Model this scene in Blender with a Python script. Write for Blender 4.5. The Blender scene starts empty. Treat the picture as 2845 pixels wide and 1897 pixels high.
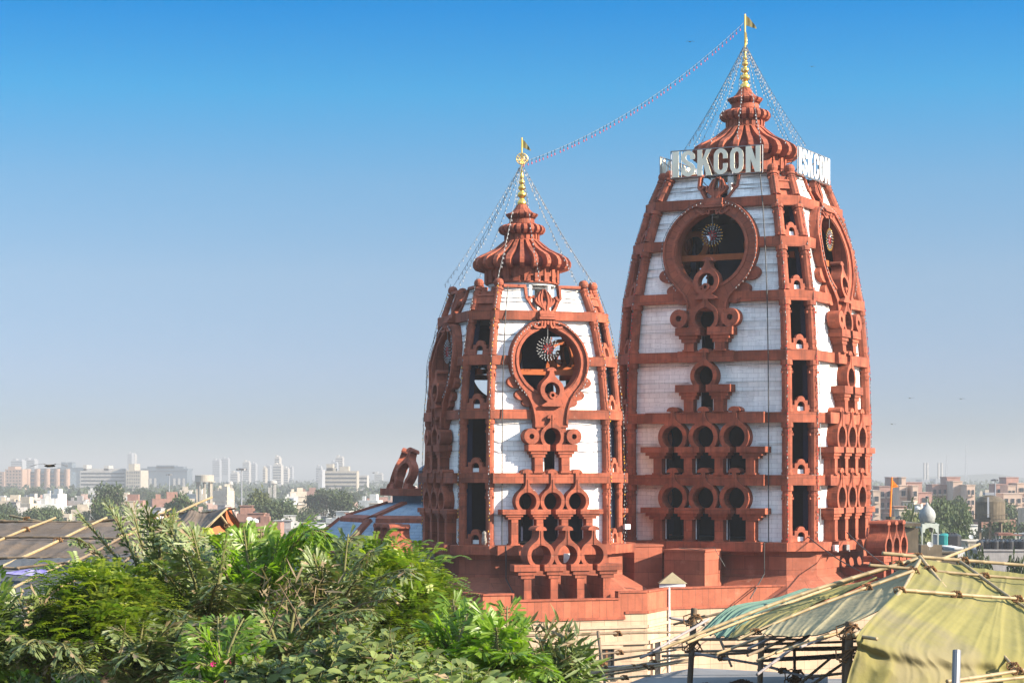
import bpy, math, random
import numpy as np
from mathutils import Vector, Matrix
from mathutils.geometry import delaunay_2d_cdt
S = bpy.context.scene
R_ = math.radians
sin, cos, pi = math.sin, math.cos, math.pi
rnd = random.Random(7)
# ------------------------------------------------------------------ camera, world, sun, exposure
F = 5895.0            # focal length in photo pixels
ZC = 24.0             # eye height above the city ground
HOR = 1315.0          # horizon row in the photo
cam = bpy.data.cameras.new('camera'); camo = bpy.data.objects.new('camera', cam); S.collection.objects.link(camo)
cam.sensor_width = 36.0; cam.lens = F / 2845 * 36; cam.shift_y = (HOR - 948.5) / 2845
cam.clip_start = 0.5; cam.clip_end = 60000
camo.location = (0, 0, ZC); camo.rotation_euler = (pi/2, 0, 0)
S.camera = camo
SUN_AZ, SUN_EL = 71.0, 24.0      # degrees to the right of the way back to the camera, height
sd = Vector((sin(R_(SUN_AZ))*cos(R_(SUN_EL)), -cos(R_(SUN_AZ))*cos(R_(SUN_EL)), sin(R_(SUN_EL))))
sl = bpy.data.lights.new('sun', 'SUN'); sl.energy = 5.0; sl.angle = R_(0.5); sl.color = (1.0, 0.87, 0.70)
slo = bpy.data.objects.new('sun', sl); S.collection.objects.link(slo)
slo.rotation_euler = sd.to_track_quat('Z', 'Y').to_euler()
slo.location = (60, 0, 80)
W_ = bpy.data.worlds.new('World'); S.world = W_; W_.use_nodes = True
nt = W_.node_tree; N = nt.nodes; L = nt.links
bg = N['Background']; bg.inputs[1].default_value = 0.15
sky = N.new('ShaderNodeTexSky'); sky.sky_type = 'NISHITA'; sky.sun_disc = False
sky.sun_elevation = R_(SUN_EL); sky.sun_rotation = math.atan2(sd.x, sd.y)
sky.air_density = 1.0; sky.dust_density = 0.6; sky.ozone_density = 2.5
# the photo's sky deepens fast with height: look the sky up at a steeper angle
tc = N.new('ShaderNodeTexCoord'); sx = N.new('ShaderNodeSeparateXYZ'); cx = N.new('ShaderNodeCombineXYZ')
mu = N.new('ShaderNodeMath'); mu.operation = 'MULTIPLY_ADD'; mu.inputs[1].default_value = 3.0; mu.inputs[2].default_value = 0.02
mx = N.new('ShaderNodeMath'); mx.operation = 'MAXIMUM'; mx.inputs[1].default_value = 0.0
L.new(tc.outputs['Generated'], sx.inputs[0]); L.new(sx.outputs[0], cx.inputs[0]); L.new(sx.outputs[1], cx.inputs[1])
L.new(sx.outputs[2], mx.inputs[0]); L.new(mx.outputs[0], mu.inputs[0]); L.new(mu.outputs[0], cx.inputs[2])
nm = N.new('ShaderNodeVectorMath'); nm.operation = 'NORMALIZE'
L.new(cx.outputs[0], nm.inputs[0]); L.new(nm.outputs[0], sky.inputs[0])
# sky graded by height; bright top stop, out of view, is added fill light
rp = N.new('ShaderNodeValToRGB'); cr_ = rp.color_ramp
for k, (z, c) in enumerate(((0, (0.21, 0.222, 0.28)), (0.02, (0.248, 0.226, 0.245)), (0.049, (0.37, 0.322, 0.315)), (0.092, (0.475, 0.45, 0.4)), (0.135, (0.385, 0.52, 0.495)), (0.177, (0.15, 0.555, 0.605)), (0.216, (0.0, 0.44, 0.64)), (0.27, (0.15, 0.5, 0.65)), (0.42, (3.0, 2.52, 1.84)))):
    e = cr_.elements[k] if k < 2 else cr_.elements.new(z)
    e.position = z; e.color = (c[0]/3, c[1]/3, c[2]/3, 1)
ml = N.new('ShaderNodeVectorMath'); ml.operation = 'MULTIPLY'; m2 = N.new('ShaderNodeVectorMath'); m2.operation = 'SCALE'; m2.inputs['Scale'].default_value = 3.0
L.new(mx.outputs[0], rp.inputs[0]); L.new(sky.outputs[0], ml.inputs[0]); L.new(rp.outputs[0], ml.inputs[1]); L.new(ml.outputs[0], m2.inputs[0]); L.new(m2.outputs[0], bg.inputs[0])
VS = S.view_settings; S.display_settings.display_device = 'sRGB'
VS.view_transform = "Standard"; VS.look = "None"; VS.gamma = 1; VS.use_curve_mapping = False; VS.exposure = 1.68
S.cycles.max_bounces = 6; S.cycles.diffuse_bounces = 3; S.cycles.volume_bounces = 0; S.cycles.transparent_max_bounces = 12

def PX(u, v, Y):      # photo pixel + distance -> point
    return Vector(((u-1422.5)/F*Y, Y, ZC + (HOR-v)/F*Y))
def PD(u, v, Y):      # same with pixels of a 2352-wide view
    return PX(u*1.20961, v*1.20961, Y)

# ------------------------------------------------------------------ mesh helpers
class MB:
    def __init__(s): s.v = []; s.f = []; s.m = []; s.uv = {}
    def add(s, vs, fs, mi=0, uv=None):
        b = len(s.v); s.v.extend([tuple(p) for p in vs])
        for f in fs:
            if uv is not None: s.uv[len(s.f)] = [uv[i] for i in f]
            s.f.append([i+b for i in f]); s.m.append(mi)
    def hexa(s, p, mi=0, skip=()):     # p: 4 bottom ccw, 4 top
        fs = [(3,2,1,0),(4,5,6,7),(0,1,5,4),(1,2,6,5),(2,3,7,6),(3,0,4,7)]
        s.add(p, [f for i, f in enumerate(fs) if i not in skip], mi)
    def box(s, c, d, rz=0, mi=0):
        x, y, z = d[0]/2, d[1]/2, d[2]/2; ca, sa = cos(rz), sin(rz)
        q = [(-x,-y),(x,-y),(x,y),(-x,y)]
        pts = [(c[0]+a*ca-b*sa, c[1]+a*sa+b*ca, c[2]+k) for k in (-z, z) for a, b in q]
        s.hexa(pts, mi)
    def fbox(s, P, s0, s1, t0, t1, h0, h1, mi=0):
        q = [(s0,t1),(s1,t1),(s1,t0),(s0,t0)]
        s.hexa([P(a, b, h) for h in (h0, h1) for a, b in q], mi)
    def prism(s, poly, z0, z1, mi=0):
        n = len(poly)
        if sum(poly[i][0]*poly[(i+1)%n][1]-poly[(i+1)%n][0]*poly[i][1] for i in range(n)) < 0: poly = poly[::-1]
        s.add([(x, y, z0) for x, y in poly]+[(x, y, z1) for x, y in poly],
              [tuple(range(n-1,-1,-1)), tuple(range(n, 2*n))]+[(i,(i+1)%n,n+(i+1)%n,n+i) for i in range(n)], mi)
    def tube(s, pts, r, n=8, mi=0, cap=True):
        pts = [Vector(p) for p in pts]; k = len(pts)
        rr = r if hasattr(r, '__len__') else [r]*k
        vs = []; up = None
        for i in range(k):
            d = (pts[min(i+1,k-1)]-pts[max(i-1,0)])
            d = d.normalized() if d.length > 1e-9 else Vector((0,0,1))
            if up is None:
                up = Vector((0,0,1)) if abs(d.z) < .9 else Vector((1,0,0))
            a = d.cross(up); a = a.normalized() if a.length > 1e-6 else d.orthogonal().normalized()
            b = a.cross(d); up = b
            for j in range(n):
                t = 2*pi*j/n
                vs.append(pts[i]+(a*cos(t)+b*sin(t))*rr[i])
        fs = [(i*n+j, i*n+(j+1)%n, (i+1)*n+(j+1)%n, (i+1)*n+j) for i in range(k-1) for j in range(n)]
        if cap: fs += [tuple(range(n-1,-1,-1)), tuple(range((k-1)*n, k*n))]
        s.add(vs, fs, mi)
    def lathe(s, prof, n, c=(0,0,0), mi=0, cap=True, ph=0):
        vs = [(c[0]+r*cos(2*pi*j/n+ph), c[1]+r*sin(2*pi*j/n+ph), c[2]+z) for r, z in prof for j in range(n)]
        k = len(prof)
        fs = [(i*n+j, i*n+(j+1)%n, (i+1)*n+(j+1)%n, (i+1)*n+j) for i in range(k-1) for j in range(n)]
        if cap: fs += [tuple(range(n-1,-1,-1)), tuple(range((k-1)*n, k*n))]
        s.add(vs, fs, mi)
    def plate(s, P, outer, holes=(), t0=0., t1=.1, mi=0, mib=None, mis=None, hl=(), vl=(), uvf=None):
        """2D outline (s,h) with holes, extruded from t0 to t1 along the face frame P(s,t,h)."""
        loops = [[Vector(p) for p in outer]]+[[Vector(p) for p in h] for h in holes]
        pts = []; ed = []
        for lp in loops:
            b = len(pts); pts += lp; ed += [(b+i, b+(i+1) % len(lp)) for i in range(len(lp))]
        xs = [p.x for p in loops[0]]; ys = [p.y for p in loops[0]]
        for h in hl:
            if min(ys) < h < max(ys): ed.append((len(pts), len(pts)+1)); pts += [Vector((min(xs)-.1, h)), Vector((max(xs)+.1, h))]
        for x in vl:
            if min(xs) < x < max(xs): ed.append((len(pts), len(pts)+1)); pts += [Vector((x, min(ys)-.1)), Vector((x, max(ys)+.1))]
        ov, oe, of, *_ = delaunay_2d_cdt(pts, ed, [], 0, 1e-5)
        def inside(c, lp):
            r = False; n = len(lp); j = n-1
            for i in range(n):
                a, b = lp[i], lp[j]
                if (a.y > c.y) != (b.y > c.y) and c.x < (b.x-a.x)*(c.y-a.y)/(b.y-a.y)+a.x: r = not r
                j = i
            return r
        keep = []
        for f in of:
            c = sum((ov[i] for i in f), Vector((0, 0)))/len(f)
            if inside(c, loops[0]) and not any(inside(c, h) for h in loops[1:]): keep.append(list(f))
        ring = {}
        for i, f in enumerate(keep):
            a = sum(ov[f[k]].x*ov[f[(k+1) % len(f)]].y-ov[f[(k+1) % len(f)]].x*ov[f[k]].y for k in range(len(f)))
            if a < 0: f.reverse()
            for k in range(len(f)):
                e = (f[k], f[(k+1) % len(f)])
                if (e[1], e[0]) in ring: del ring[(e[1], e[0])]
                else: ring[e] = 1
        n = len(ov); vv = [P(p.x, t1, p.y) for p in ov]+[P(p.x, t0, p.y) for p in ov]
        uv = None
        if uvf: uv = [uvf(p.x, p.y) for p in ov]*2
        s.add(vv, keep, mi, uv)
        s.add(vv, [[i+n for i in reversed(f)] for f in keep], mi if mib is None else mib, uv)
        s.add(vv, [(b, a, a+n, b+n) for a, b in ring], mi if mis is None else mis)
    def build(s, name, mats, parent=None, smooth=False, top=False, org=None):
        me = bpy.data.meshes.new(name)
        V = np.array(s.v, dtype=np.float64)
        if parent is not None: o0 = np.array(ORG[parent.name])
        elif org is not None: o0 = np.array(org)
        else: o0 = np.array([(V[:,0].min()+V[:,0].max())/2, (V[:,1].min()+V[:,1].max())/2, V[:,2].min()])
        me.from_pydata((V-o0).tolist(), [], s.f)
        if not isinstance(mats, (list, tuple)): mats = [mats]
        for m in mats: me.materials.append(m)
        me.polygons.foreach_set('material_index', s.m)
        if smooth: me.polygons.foreach_set('use_smooth', [True]*len(s.f))
        me.update(); auto_uv(me, s.uv)
        o = bpy.data.objects.new(name, me); S.collection.objects.link(o)
        if parent is not None: o.parent = parent
        else: o.location = o0
        ORG[o.name] = o0
        return o
ORG = {}
def auto_uv(me, own):
    nl = len(me.loops); nf = len(me.polygons)
    if nl == 0: return
    uvl = me.uv_layers.new(name='UVMap')
    co = np.empty(len(me.vertices)*3, np.float32); me.vertices.foreach_get('co', co); co = co.reshape(-1, 3)
    li = np.empty(nl, np.int32); me.loops.foreach_get('vertex_index', li)
    nr = np.empty(nf*3, np.float32); me.polygons.foreach_get('normal', nr); nr = nr.reshape(-1, 3)
    lt = np.empty(nf, np.int32); me.polygons.foreach_get('loop_total', lt)
    ls = np.empty(nf, np.int32); me.polygons.foreach_get('loop_start', ls)
    nl_ = np.repeat(nr, lt, axis=0)
    tx = np.stack([-nl_[:,1], nl_[:,0], np.zeros(nl)], 1); ln = np.linalg.norm(tx, axis=1)
    flat = ln < .25; tx[flat] = (1,0,0); ln[flat] = 1; tx /= ln[:,None]
    bt = np.cross(nl_, tx); p = co[li]
    uv = np.stack([(p*tx).sum(1), (p*bt).sum(1)], 1)
    for fi, q in own.items():
        uv[ls[fi]:ls[fi]+lt[fi]] = q
    uvl.data.foreach_set('uv', uv.astype(np.float32).ravel())
def tag(o, label=None, cat=None, group=None, kind=None):
    if label: o['label'] = label
    if cat: o['category'] = cat
    if group: o['group'] = group
    if kind: o['kind'] = kind
    return o
def empty(name, loc, label, cat, group=None):
    o = bpy.data.objects.new(name, None); S.collection.objects.link(o); o.location = loc; o.empty_display_size = .3
    ORG[o.name] = np.array(loc, dtype=float)
    return tag(o, label, cat, group)
KIDS = {}
def copy_tree(o, loc, rz=0., sc=(1,1,1), label=None, group=None):
    c = o.copy(); S.collection.objects.link(c); c.location = loc; c.rotation_euler = (0,0,rz); c.scale = sc
    for ch in o.children:
        d = ch.copy(); S.collection.objects.link(d); d.parent = c
        for g in ch.children:
            e = g.copy(); S.collection.objects.link(e); e.parent = d
    if label: c['label'] = label
    if group: c['group'] = group
    return c
# 2D outline helpers
def arc(cx, cy, r, a0, a1, n, ry=None):
    ry = ry or r
    return [(cx+r*cos(R_(a0+(a1-a0)*i/n)), cy+ry*sin(R_(a0+(a1-a0)*i/n))) for i in range(n+1)]
def bez(p0, p1, p2, p3, n):
    o = []
    for i in range(n+1):
        t = i/n; a, b, c, d = (1-t)**3, 3*t*(1-t)**2, 3*t*t*(1-t), t**3
        o.append((a*p0[0]+b*p1[0]+c*p2[0]+d*p3[0], a*p0[1]+b*p1[1]+c*p2[1]+d*p3[1]))
    return o
def mir(pts): return [(-x, y) for x, y in reversed(pts)]
def sh(pts, x, y, k=1.): return [(x+a*k, y+b*k) for a, b in pts]
def dedupe(p):
    o = []
    for q in p:
        if not o or math.hypot(q[0]-o[-1][0], q[1]-o[-1][1]) > 1e-4: o.append(q)
    if math.hypot(o[0][0]-o[-1][0], o[0][1]-o[-1][1]) < 1e-4: o.pop()
    return o
def strip(path, w):
    n = len(path); w = w if hasattr(w, '__len__') else [w]*n
    l = []; r = []
    for i in range(n):
        a, b = path[max(i-1,0)], path[min(i+1,n-1)]
        dx, dy = b[0]-a[0], b[1]-a[1]; q = math.hypot(dx, dy) or 1
        l.append((path[i][0]-dy/q*w[i]/2, path[i][1]+dx/q*w[i]/2)); r.append((path[i][0]+dy/q*w[i]/2, path[i][1]-dx/q*w[i]/2))
    return dedupe(l+r[::-1])

# ------------------------------------------------------------------ materials
ALB = [1.0]
def mat(name, col, rough=.8, metal=0., var=.15, scale=3., var2=.12, scale2=.35, bump=.0, bscale=30., spec=.3, brick=None, trans=0., hue=0., coord='Object', dirt=None, bumpd=.02, streak=None, dirt2=None):
    k_ = lambda c: tuple(x*ALB[0] for x in c)
    col = k_(col)
    if brick: brick = {q: (k_(v) if q in ('c2', 'mc') else v) for q, v in brick.items()}
    dirt, dirt2 = [dict(q, c=k_(q['c'])) if q else q for q in (dirt, dirt2)]
    m = bpy.data.materials.new(name); m.use_nodes = True
    nt = m.node_tree; N = nt.nodes; L = nt.links; bs = N['Principled BSDF']
    bs.inputs['Roughness'].default_value = rough; bs.inputs['Metallic'].default_value = metal
    bs.inputs['Specular IOR Level'].default_value = spec
    tc = N.new('ShaderNodeTexCoord')
    cur = None; hgt = None
    def rgb(c): n = N.new('ShaderNodeRGB'); n.outputs[0].default_value = (*c, 1); return n.outputs[0]
    cur = rgb(col)
    if brick:
        b = N.new('ShaderNodeTexBrick'); L.new(tc.outputs['UV'], b.inputs['Vector'])
        b.offset = brick.get('off', .5); b.squash = 1
        b.inputs['Scale'].default_value = 1; b.inputs['Brick Width'].default_value = brick['w']; b.inputs['Row Height'].default_value = brick['h']
        b.inputs['Mortar Size'].default_value = brick.get('ms', .008); b.inputs['Mortar Smooth'].default_value = .1
        b.inputs['Bias'].default_value = brick.get('bias', 0.)
        v = brick.get('v', .2); c2 = brick.get('c2', tuple(x*(1-v) for x in col))
        b.inputs['Color1'].default_value = (*col, 1); b.inputs['Color2'].default_value = (*c2, 1)
        b.inputs['Mortar'].default_value = (*brick.get('mc', tuple(x*.45 for x in col)), 1)
        cur = b.outputs['Color']
        hgt = b.outputs['Fac']
    def vary(amount, sc, det=4., stretch=None):
        nonlocal cur
        n = N.new('ShaderNodeTexNoise'); n.inputs['Scale'].default_value = sc; n.inputs['Detail'].default_value = det
        n.inputs['Roughness'].default_value = .6
        if stretch:
            mp = N.new('ShaderNodeMapping'); mp.inputs['Scale'].default_value = stretch
            L.new(tc.outputs[coord], mp.inputs[0]); L.new(mp.outputs[0], n.inputs['Vector'])
        else: L.new(tc.outputs[coord], n.inputs['Vector'])
        r = N.new('ShaderNodeMapRange'); r.inputs['From Min'].default_value = .3; r.inputs['From Max'].default_value = .7
        r.inputs['To Min'].default_value = 1-amount; r.inputs['To Max'].default_value = 1+amount
        L.new(n.outputs[0], r.inputs[0])
        x = N.new('ShaderNodeVectorMath'); x.operation = 'SCALE'; L.new(cur, x.inputs[0]); L.new(r.outputs[0], x.inputs['Scale'])
        cur = x.outputs[0]
    if var: vary(var, scale)
    if var2: vary(var2, scale2, 2.)
    if streak: vary(streak, 1., 5., (5., 5., .35))
    for dirt in [q for q in (dirt, dirt2) if q]:
        n = N.new('ShaderNodeTexNoise'); n.inputs['Scale'].default_value = dirt.get('s', .9); n.inputs['Detail'].default_value = 6
        n.inputs['Roughness'].default_value = .65
        L.new(tc.outputs[coord], n.inputs['Vector'])
        r = N.new('ShaderNodeMapRange'); r.inputs['From Min'].default_value = dirt.get('lo', .56); r.inputs['From Max'].default_value = dirt.get('hi', .72); r.inputs['To Max'].default_value = dirt.get('k', .6)
        L.new(n.outputs[0], r.inputs[0])
        x = N.new('ShaderNodeMix'); x.data_type = 'RGBA'; L.new(r.outputs[0], x.inputs[0]); L.new(cur, x.inputs[6]); x.inputs[7].default_value = (*dirt['c'], 1)
        cur = x.outputs[2]
    if hue:
        oi = N.new('ShaderNodeObjectInfo'); h = N.new('ShaderNodeHueSaturation')
        r = N.new('ShaderNodeMapRange'); r.inputs['To Min'].default_value = 1-hue; r.inputs['To Max'].default_value = 1+hue
        L.new(oi.outputs['Random'], r.inputs[0]); L.new(r.outputs[0], h.inputs['Value']); L.new(cur, h.inputs['Color']); cur = h.outputs[0]
    L.new(cur, bs.inputs['Base Color'])
    nrm = None
    if bump:
        n = N.new('ShaderNodeTexNoise'); n.inputs['Scale'].default_value = bscale; n.inputs['Detail'].default_value = 5
        L.new(tc.outputs[coord], n.inputs['Vector'])
        bp = N.new('ShaderNodeBump'); bp.inputs['Strength'].default_value = bump; bp.inputs['Distance'].default_value = bumpd
        L.new(n.outputs[0], bp.inputs['Height']); nrm = bp.outputs[0]
    if hgt is not None:
        bp = N.new('ShaderNodeBump'); bp.inputs['Strength'].default_value = .6; bp.inputs['Distance'].default_value = .015; bp.invert = True
        L.new(hgt, bp.inputs['Height'])
        if nrm is not None: L.new(nrm, bp.inputs['Normal'])
        nrm = bp.outputs[0]
    if nrm is not None: L.new(nrm, bs.inputs['Normal'])
    if trans:
        tr = N.new('ShaderNodeBsdfTranslucent'); mxs = N.new('ShaderNodeMixShader'); mxs.inputs[0].default_value = trans
        sc = N.new('ShaderNodeVectorMath'); sc.operation = 'MULTIPLY'; sc.inputs[1].default_value = (1.5, 1.7, .6)
        L.new(cur, sc.inputs[0]); L.new(sc.outputs[0], tr.inputs[0])
        L.new(bs.outputs[0], mxs.inputs[1]); L.new(tr.outputs[0], mxs.inputs[2]); L.new(mxs.outputs[0], N['Material Output'].inputs[0])
    return m
RED = (.285, .071, .035)
M = {}
GRIME = dict(c=(.09,.03,.02), s=1.7, lo=.52, hi=.74, k=.62)
pale = dict(c=(.40,.21,.14), s=2.3, lo=.66, hi=.73, k=.55)
M['stone'] = mat('red_sandstone', RED, var=.18, scale=2.2, var2=.30, scale2=.5, bump=.25, bscale=14, brick=dict(w=1.1, h=.62, ms=.010, v=.36, off=.5, mc=(.10,.032,.02)), dirt=pale, streak=.22, dirt2=GRIME)
M['ring'] = mat('sandstone_voussoirs', RED, var=.14, scale=2.5, var2=.18, scale2=.6, bump=.2, brick=dict(w=.42, h=5., ms=.014, v=.2, off=0.), dirt=pale, dirt2=GRIME)
M['plain'] = mat('plain_sandstone', (.28,.070,.035), var=.18, scale=3, var2=.30, scale2=.7, bump=.25, bscale=18, brick=dict(w=1.3, h=.72, ms=.008, v=.25, mc=(.11,.035,.022)), dirt=pale, hue=.08, dirt2=GRIME, streak=.15)
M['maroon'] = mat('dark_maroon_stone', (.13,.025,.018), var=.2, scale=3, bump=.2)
M['marble'] = mat('white_marble_blocks', (.82,.78,.745), rough=.55, var=.04, scale=2, var2=.05, brick=dict(w=.66, h=.27, ms=.008, v=.11, c2=(.70,.665,.65), mc=(.45,.42,.40), bias=-.25), dirt=dict(c=(.46,.36,.30), s=1.1, lo=.55, hi=.8, k=.45), streak=.10)
M['navy'] = mat('navy_inner_shade', (.006,.009,.028), var=.2)  # navy taken near black to stand in for shade inside the towers
M['dark'] = mat('interior_shade_paint', (.015,.013,.012), var=.3)  # near black, indoor shade put into the colour
M['orange'] = mat('orange_paint', (.28,.07,.018), var=.12)
M['white'] = mat('white_paint', (.78,.77,.74), rough=.5, var=.05)
M['gold'] = mat('gold_leaf', (.85,.52,.12), rough=.32, metal=1., var=.1)
M['letter'] = mat('sign_letter_in_shade', (.82,.74,.57), rough=.6, var=.05, scale2=1., dirt=dict(c=(.4,.3,.2), s=1.5, lo=.6, hi=.8, k=.3))  # base colour lifted to make up for the shade on these signs
M['letter_sun'] = mat('sign_letter_in_sun', (.52,.51,.48), rough=.6, var=.04)  # same letters on the sunlit side, base lowered against overexposure
M['metal'] = mat('grey_steel', (.16,.16,.17), rough=.5, metal=.6)
M['black'] = mat('black_rubber', (.015,.015,.016), rough=.5, var=0)
M['wire'] = mat('dark_wire', (.03,.03,.03), rough=.6, var=0, var2=0)
M['pwire'] = mat('pale_wire', (.22,.22,.22), rough=.6, var=0, var2=0)
M['bulb'] = mat('clear_bulb', (.36,.36,.36), rough=.15, var=0, var2=0, spec=.6)
M['bulb_red'] = mat('red_bulb', (.55,.02,.02), rough=.2, var=0, var2=0, spec=.6)
M['bulb_pink'] = mat('pink_bulb', (.42,.07,.10), rough=.2, var=0, var2=0, spec=.6)
M['bulb_amber'] = mat('amber_bulb', (.7,.35,.03), rough=.2, var=0, var2=0, spec=.6)
M['flag'] = mat('olive_flag', (.10,.085,.03), var=.2)
M['saffron'] = mat('saffron_flag', (.75,.24,.02), var=.1, trans=.3)
# ------------------------------------------------------------------ temple towers
def interp(x, t):
    for (a, b), (c, d) in zip(t, t[1:]):
        if x <= c: return b+(d-b)*(x-a)/(c-a) if x > a else b
    (a, b), (c, d) = t[-2:]
    return d+(d-b)/(c-a)*(x-c)*0.9
def arch_outline(r, g=.34, Rf=1.40, bot=1.25, stem=2.75, knob=True):
    """horseshoe arch open at the bottom, ogee tip with a mushroom knob; centred on the round hole"""
    a0 = math.degrees(math.asin(-.9/Rf)); h = arc(0, 0, Rf*r, a0, 52, 14)
    h = [(Rf*r*cos(R_(a0)), -bot*r)]+h
    e = h[-1]
    h += bez(e, (e[0]-.32*r, e[1]+.26*r), (.22*r, 1.5*r), (.2*r, 2.05*r), 6)[1:]
    if knob: h += [(.2*r, stem*r-.32*r), (.56*r, stem*r-.32*r), (.55*r, stem*r-.16*r), (.42*r, stem*r), (.2*r, stem*r+.09*r), (0, stem*r+.12*r)]
    else: h += [(.2*r, stem*r)]
    a1 = math.degrees(math.asin(g)); inner = arc(0, 0, r, -90+a1, 90, 22)
    full = [(g*r, -bot*r)]+h+mir(h)+[(-g*r, -bot*r)]+[(-x, y) for x, y in inner]+inner[::-1]
    return dedupe(full)
def arch(mb, P, x, y, r, t0, t1, mi=0, **k):
    o = sh(arch_outline(r, **k), x, y)
    mb.plate(P, o, (), t0, t1, mi)
    # thin proud fillet down the tip
    mb.fbox(P, x-.035*r, x+.035*r, t1-.02, t1+.035, y+1.02*r, y+2.4*r, mi)
def column(mb, P, x, w, h0, h1, t0, t1, cap, ext0=0, ext1=0, mi=0):
    """square pier with base block and three step capital; cap=(half widths, heights top down)"""
    z = h1
    for hw, ht in cap:
        mb.fbox(P, x-hw-ext0, x+hw+ext1, t0, t1+(hw-cap[-1][0])*.55, z-ht, z, mi); z -= ht+.004
        ext0 *= .55; ext1 *= .55
    mb.fbox(P, x-w/2, x+w/2, t0, t1-.03, h0+.1, z, mi)
    mb.fbox(P, x-w/2-.07, x+w/2+.07, t0, t1+.04, h0, h0+.1, mi)
def medallion_outline(Ro, yt, a, yb, b):
    top = bez((a, yt), (a, yt-.3*(yt-Ro*.8)), (.33*Ro, 1.06*Ro), (Ro*cos(R_(52)), Ro*sin(R_(52))), 9)
    cir = arc(0, 0, Ro, 52, -46, 26)
    e = cir[-1]
    bot = bez(e, (e[0]-.22*Ro, e[1]-.24*Ro), (b, yb*.80), (b, yb), 9)
    h = top+cir[1:]+bot[1:]
    return dedupe(h+mir(h))
def inset(poly, d):
    n = len(poly); o = []
    A = sum(poly[i][0]*poly[(i+1) % n][1]-poly[(i+1) % n][0]*poly[i][1] for i in range(n))
    for i in range(n):
        a, b = poly[i-1], poly[(i+1) % n]
        dx, dy = b[0]-a[0], b[1]-a[1]; q = math.hypot(dx, dy) or 1
        s = 1 if A > 0 else -1
        o.append((poly[i][0]-dy/q*d*s, poly[i][1]+dx/q*d*s))
    return o

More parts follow.
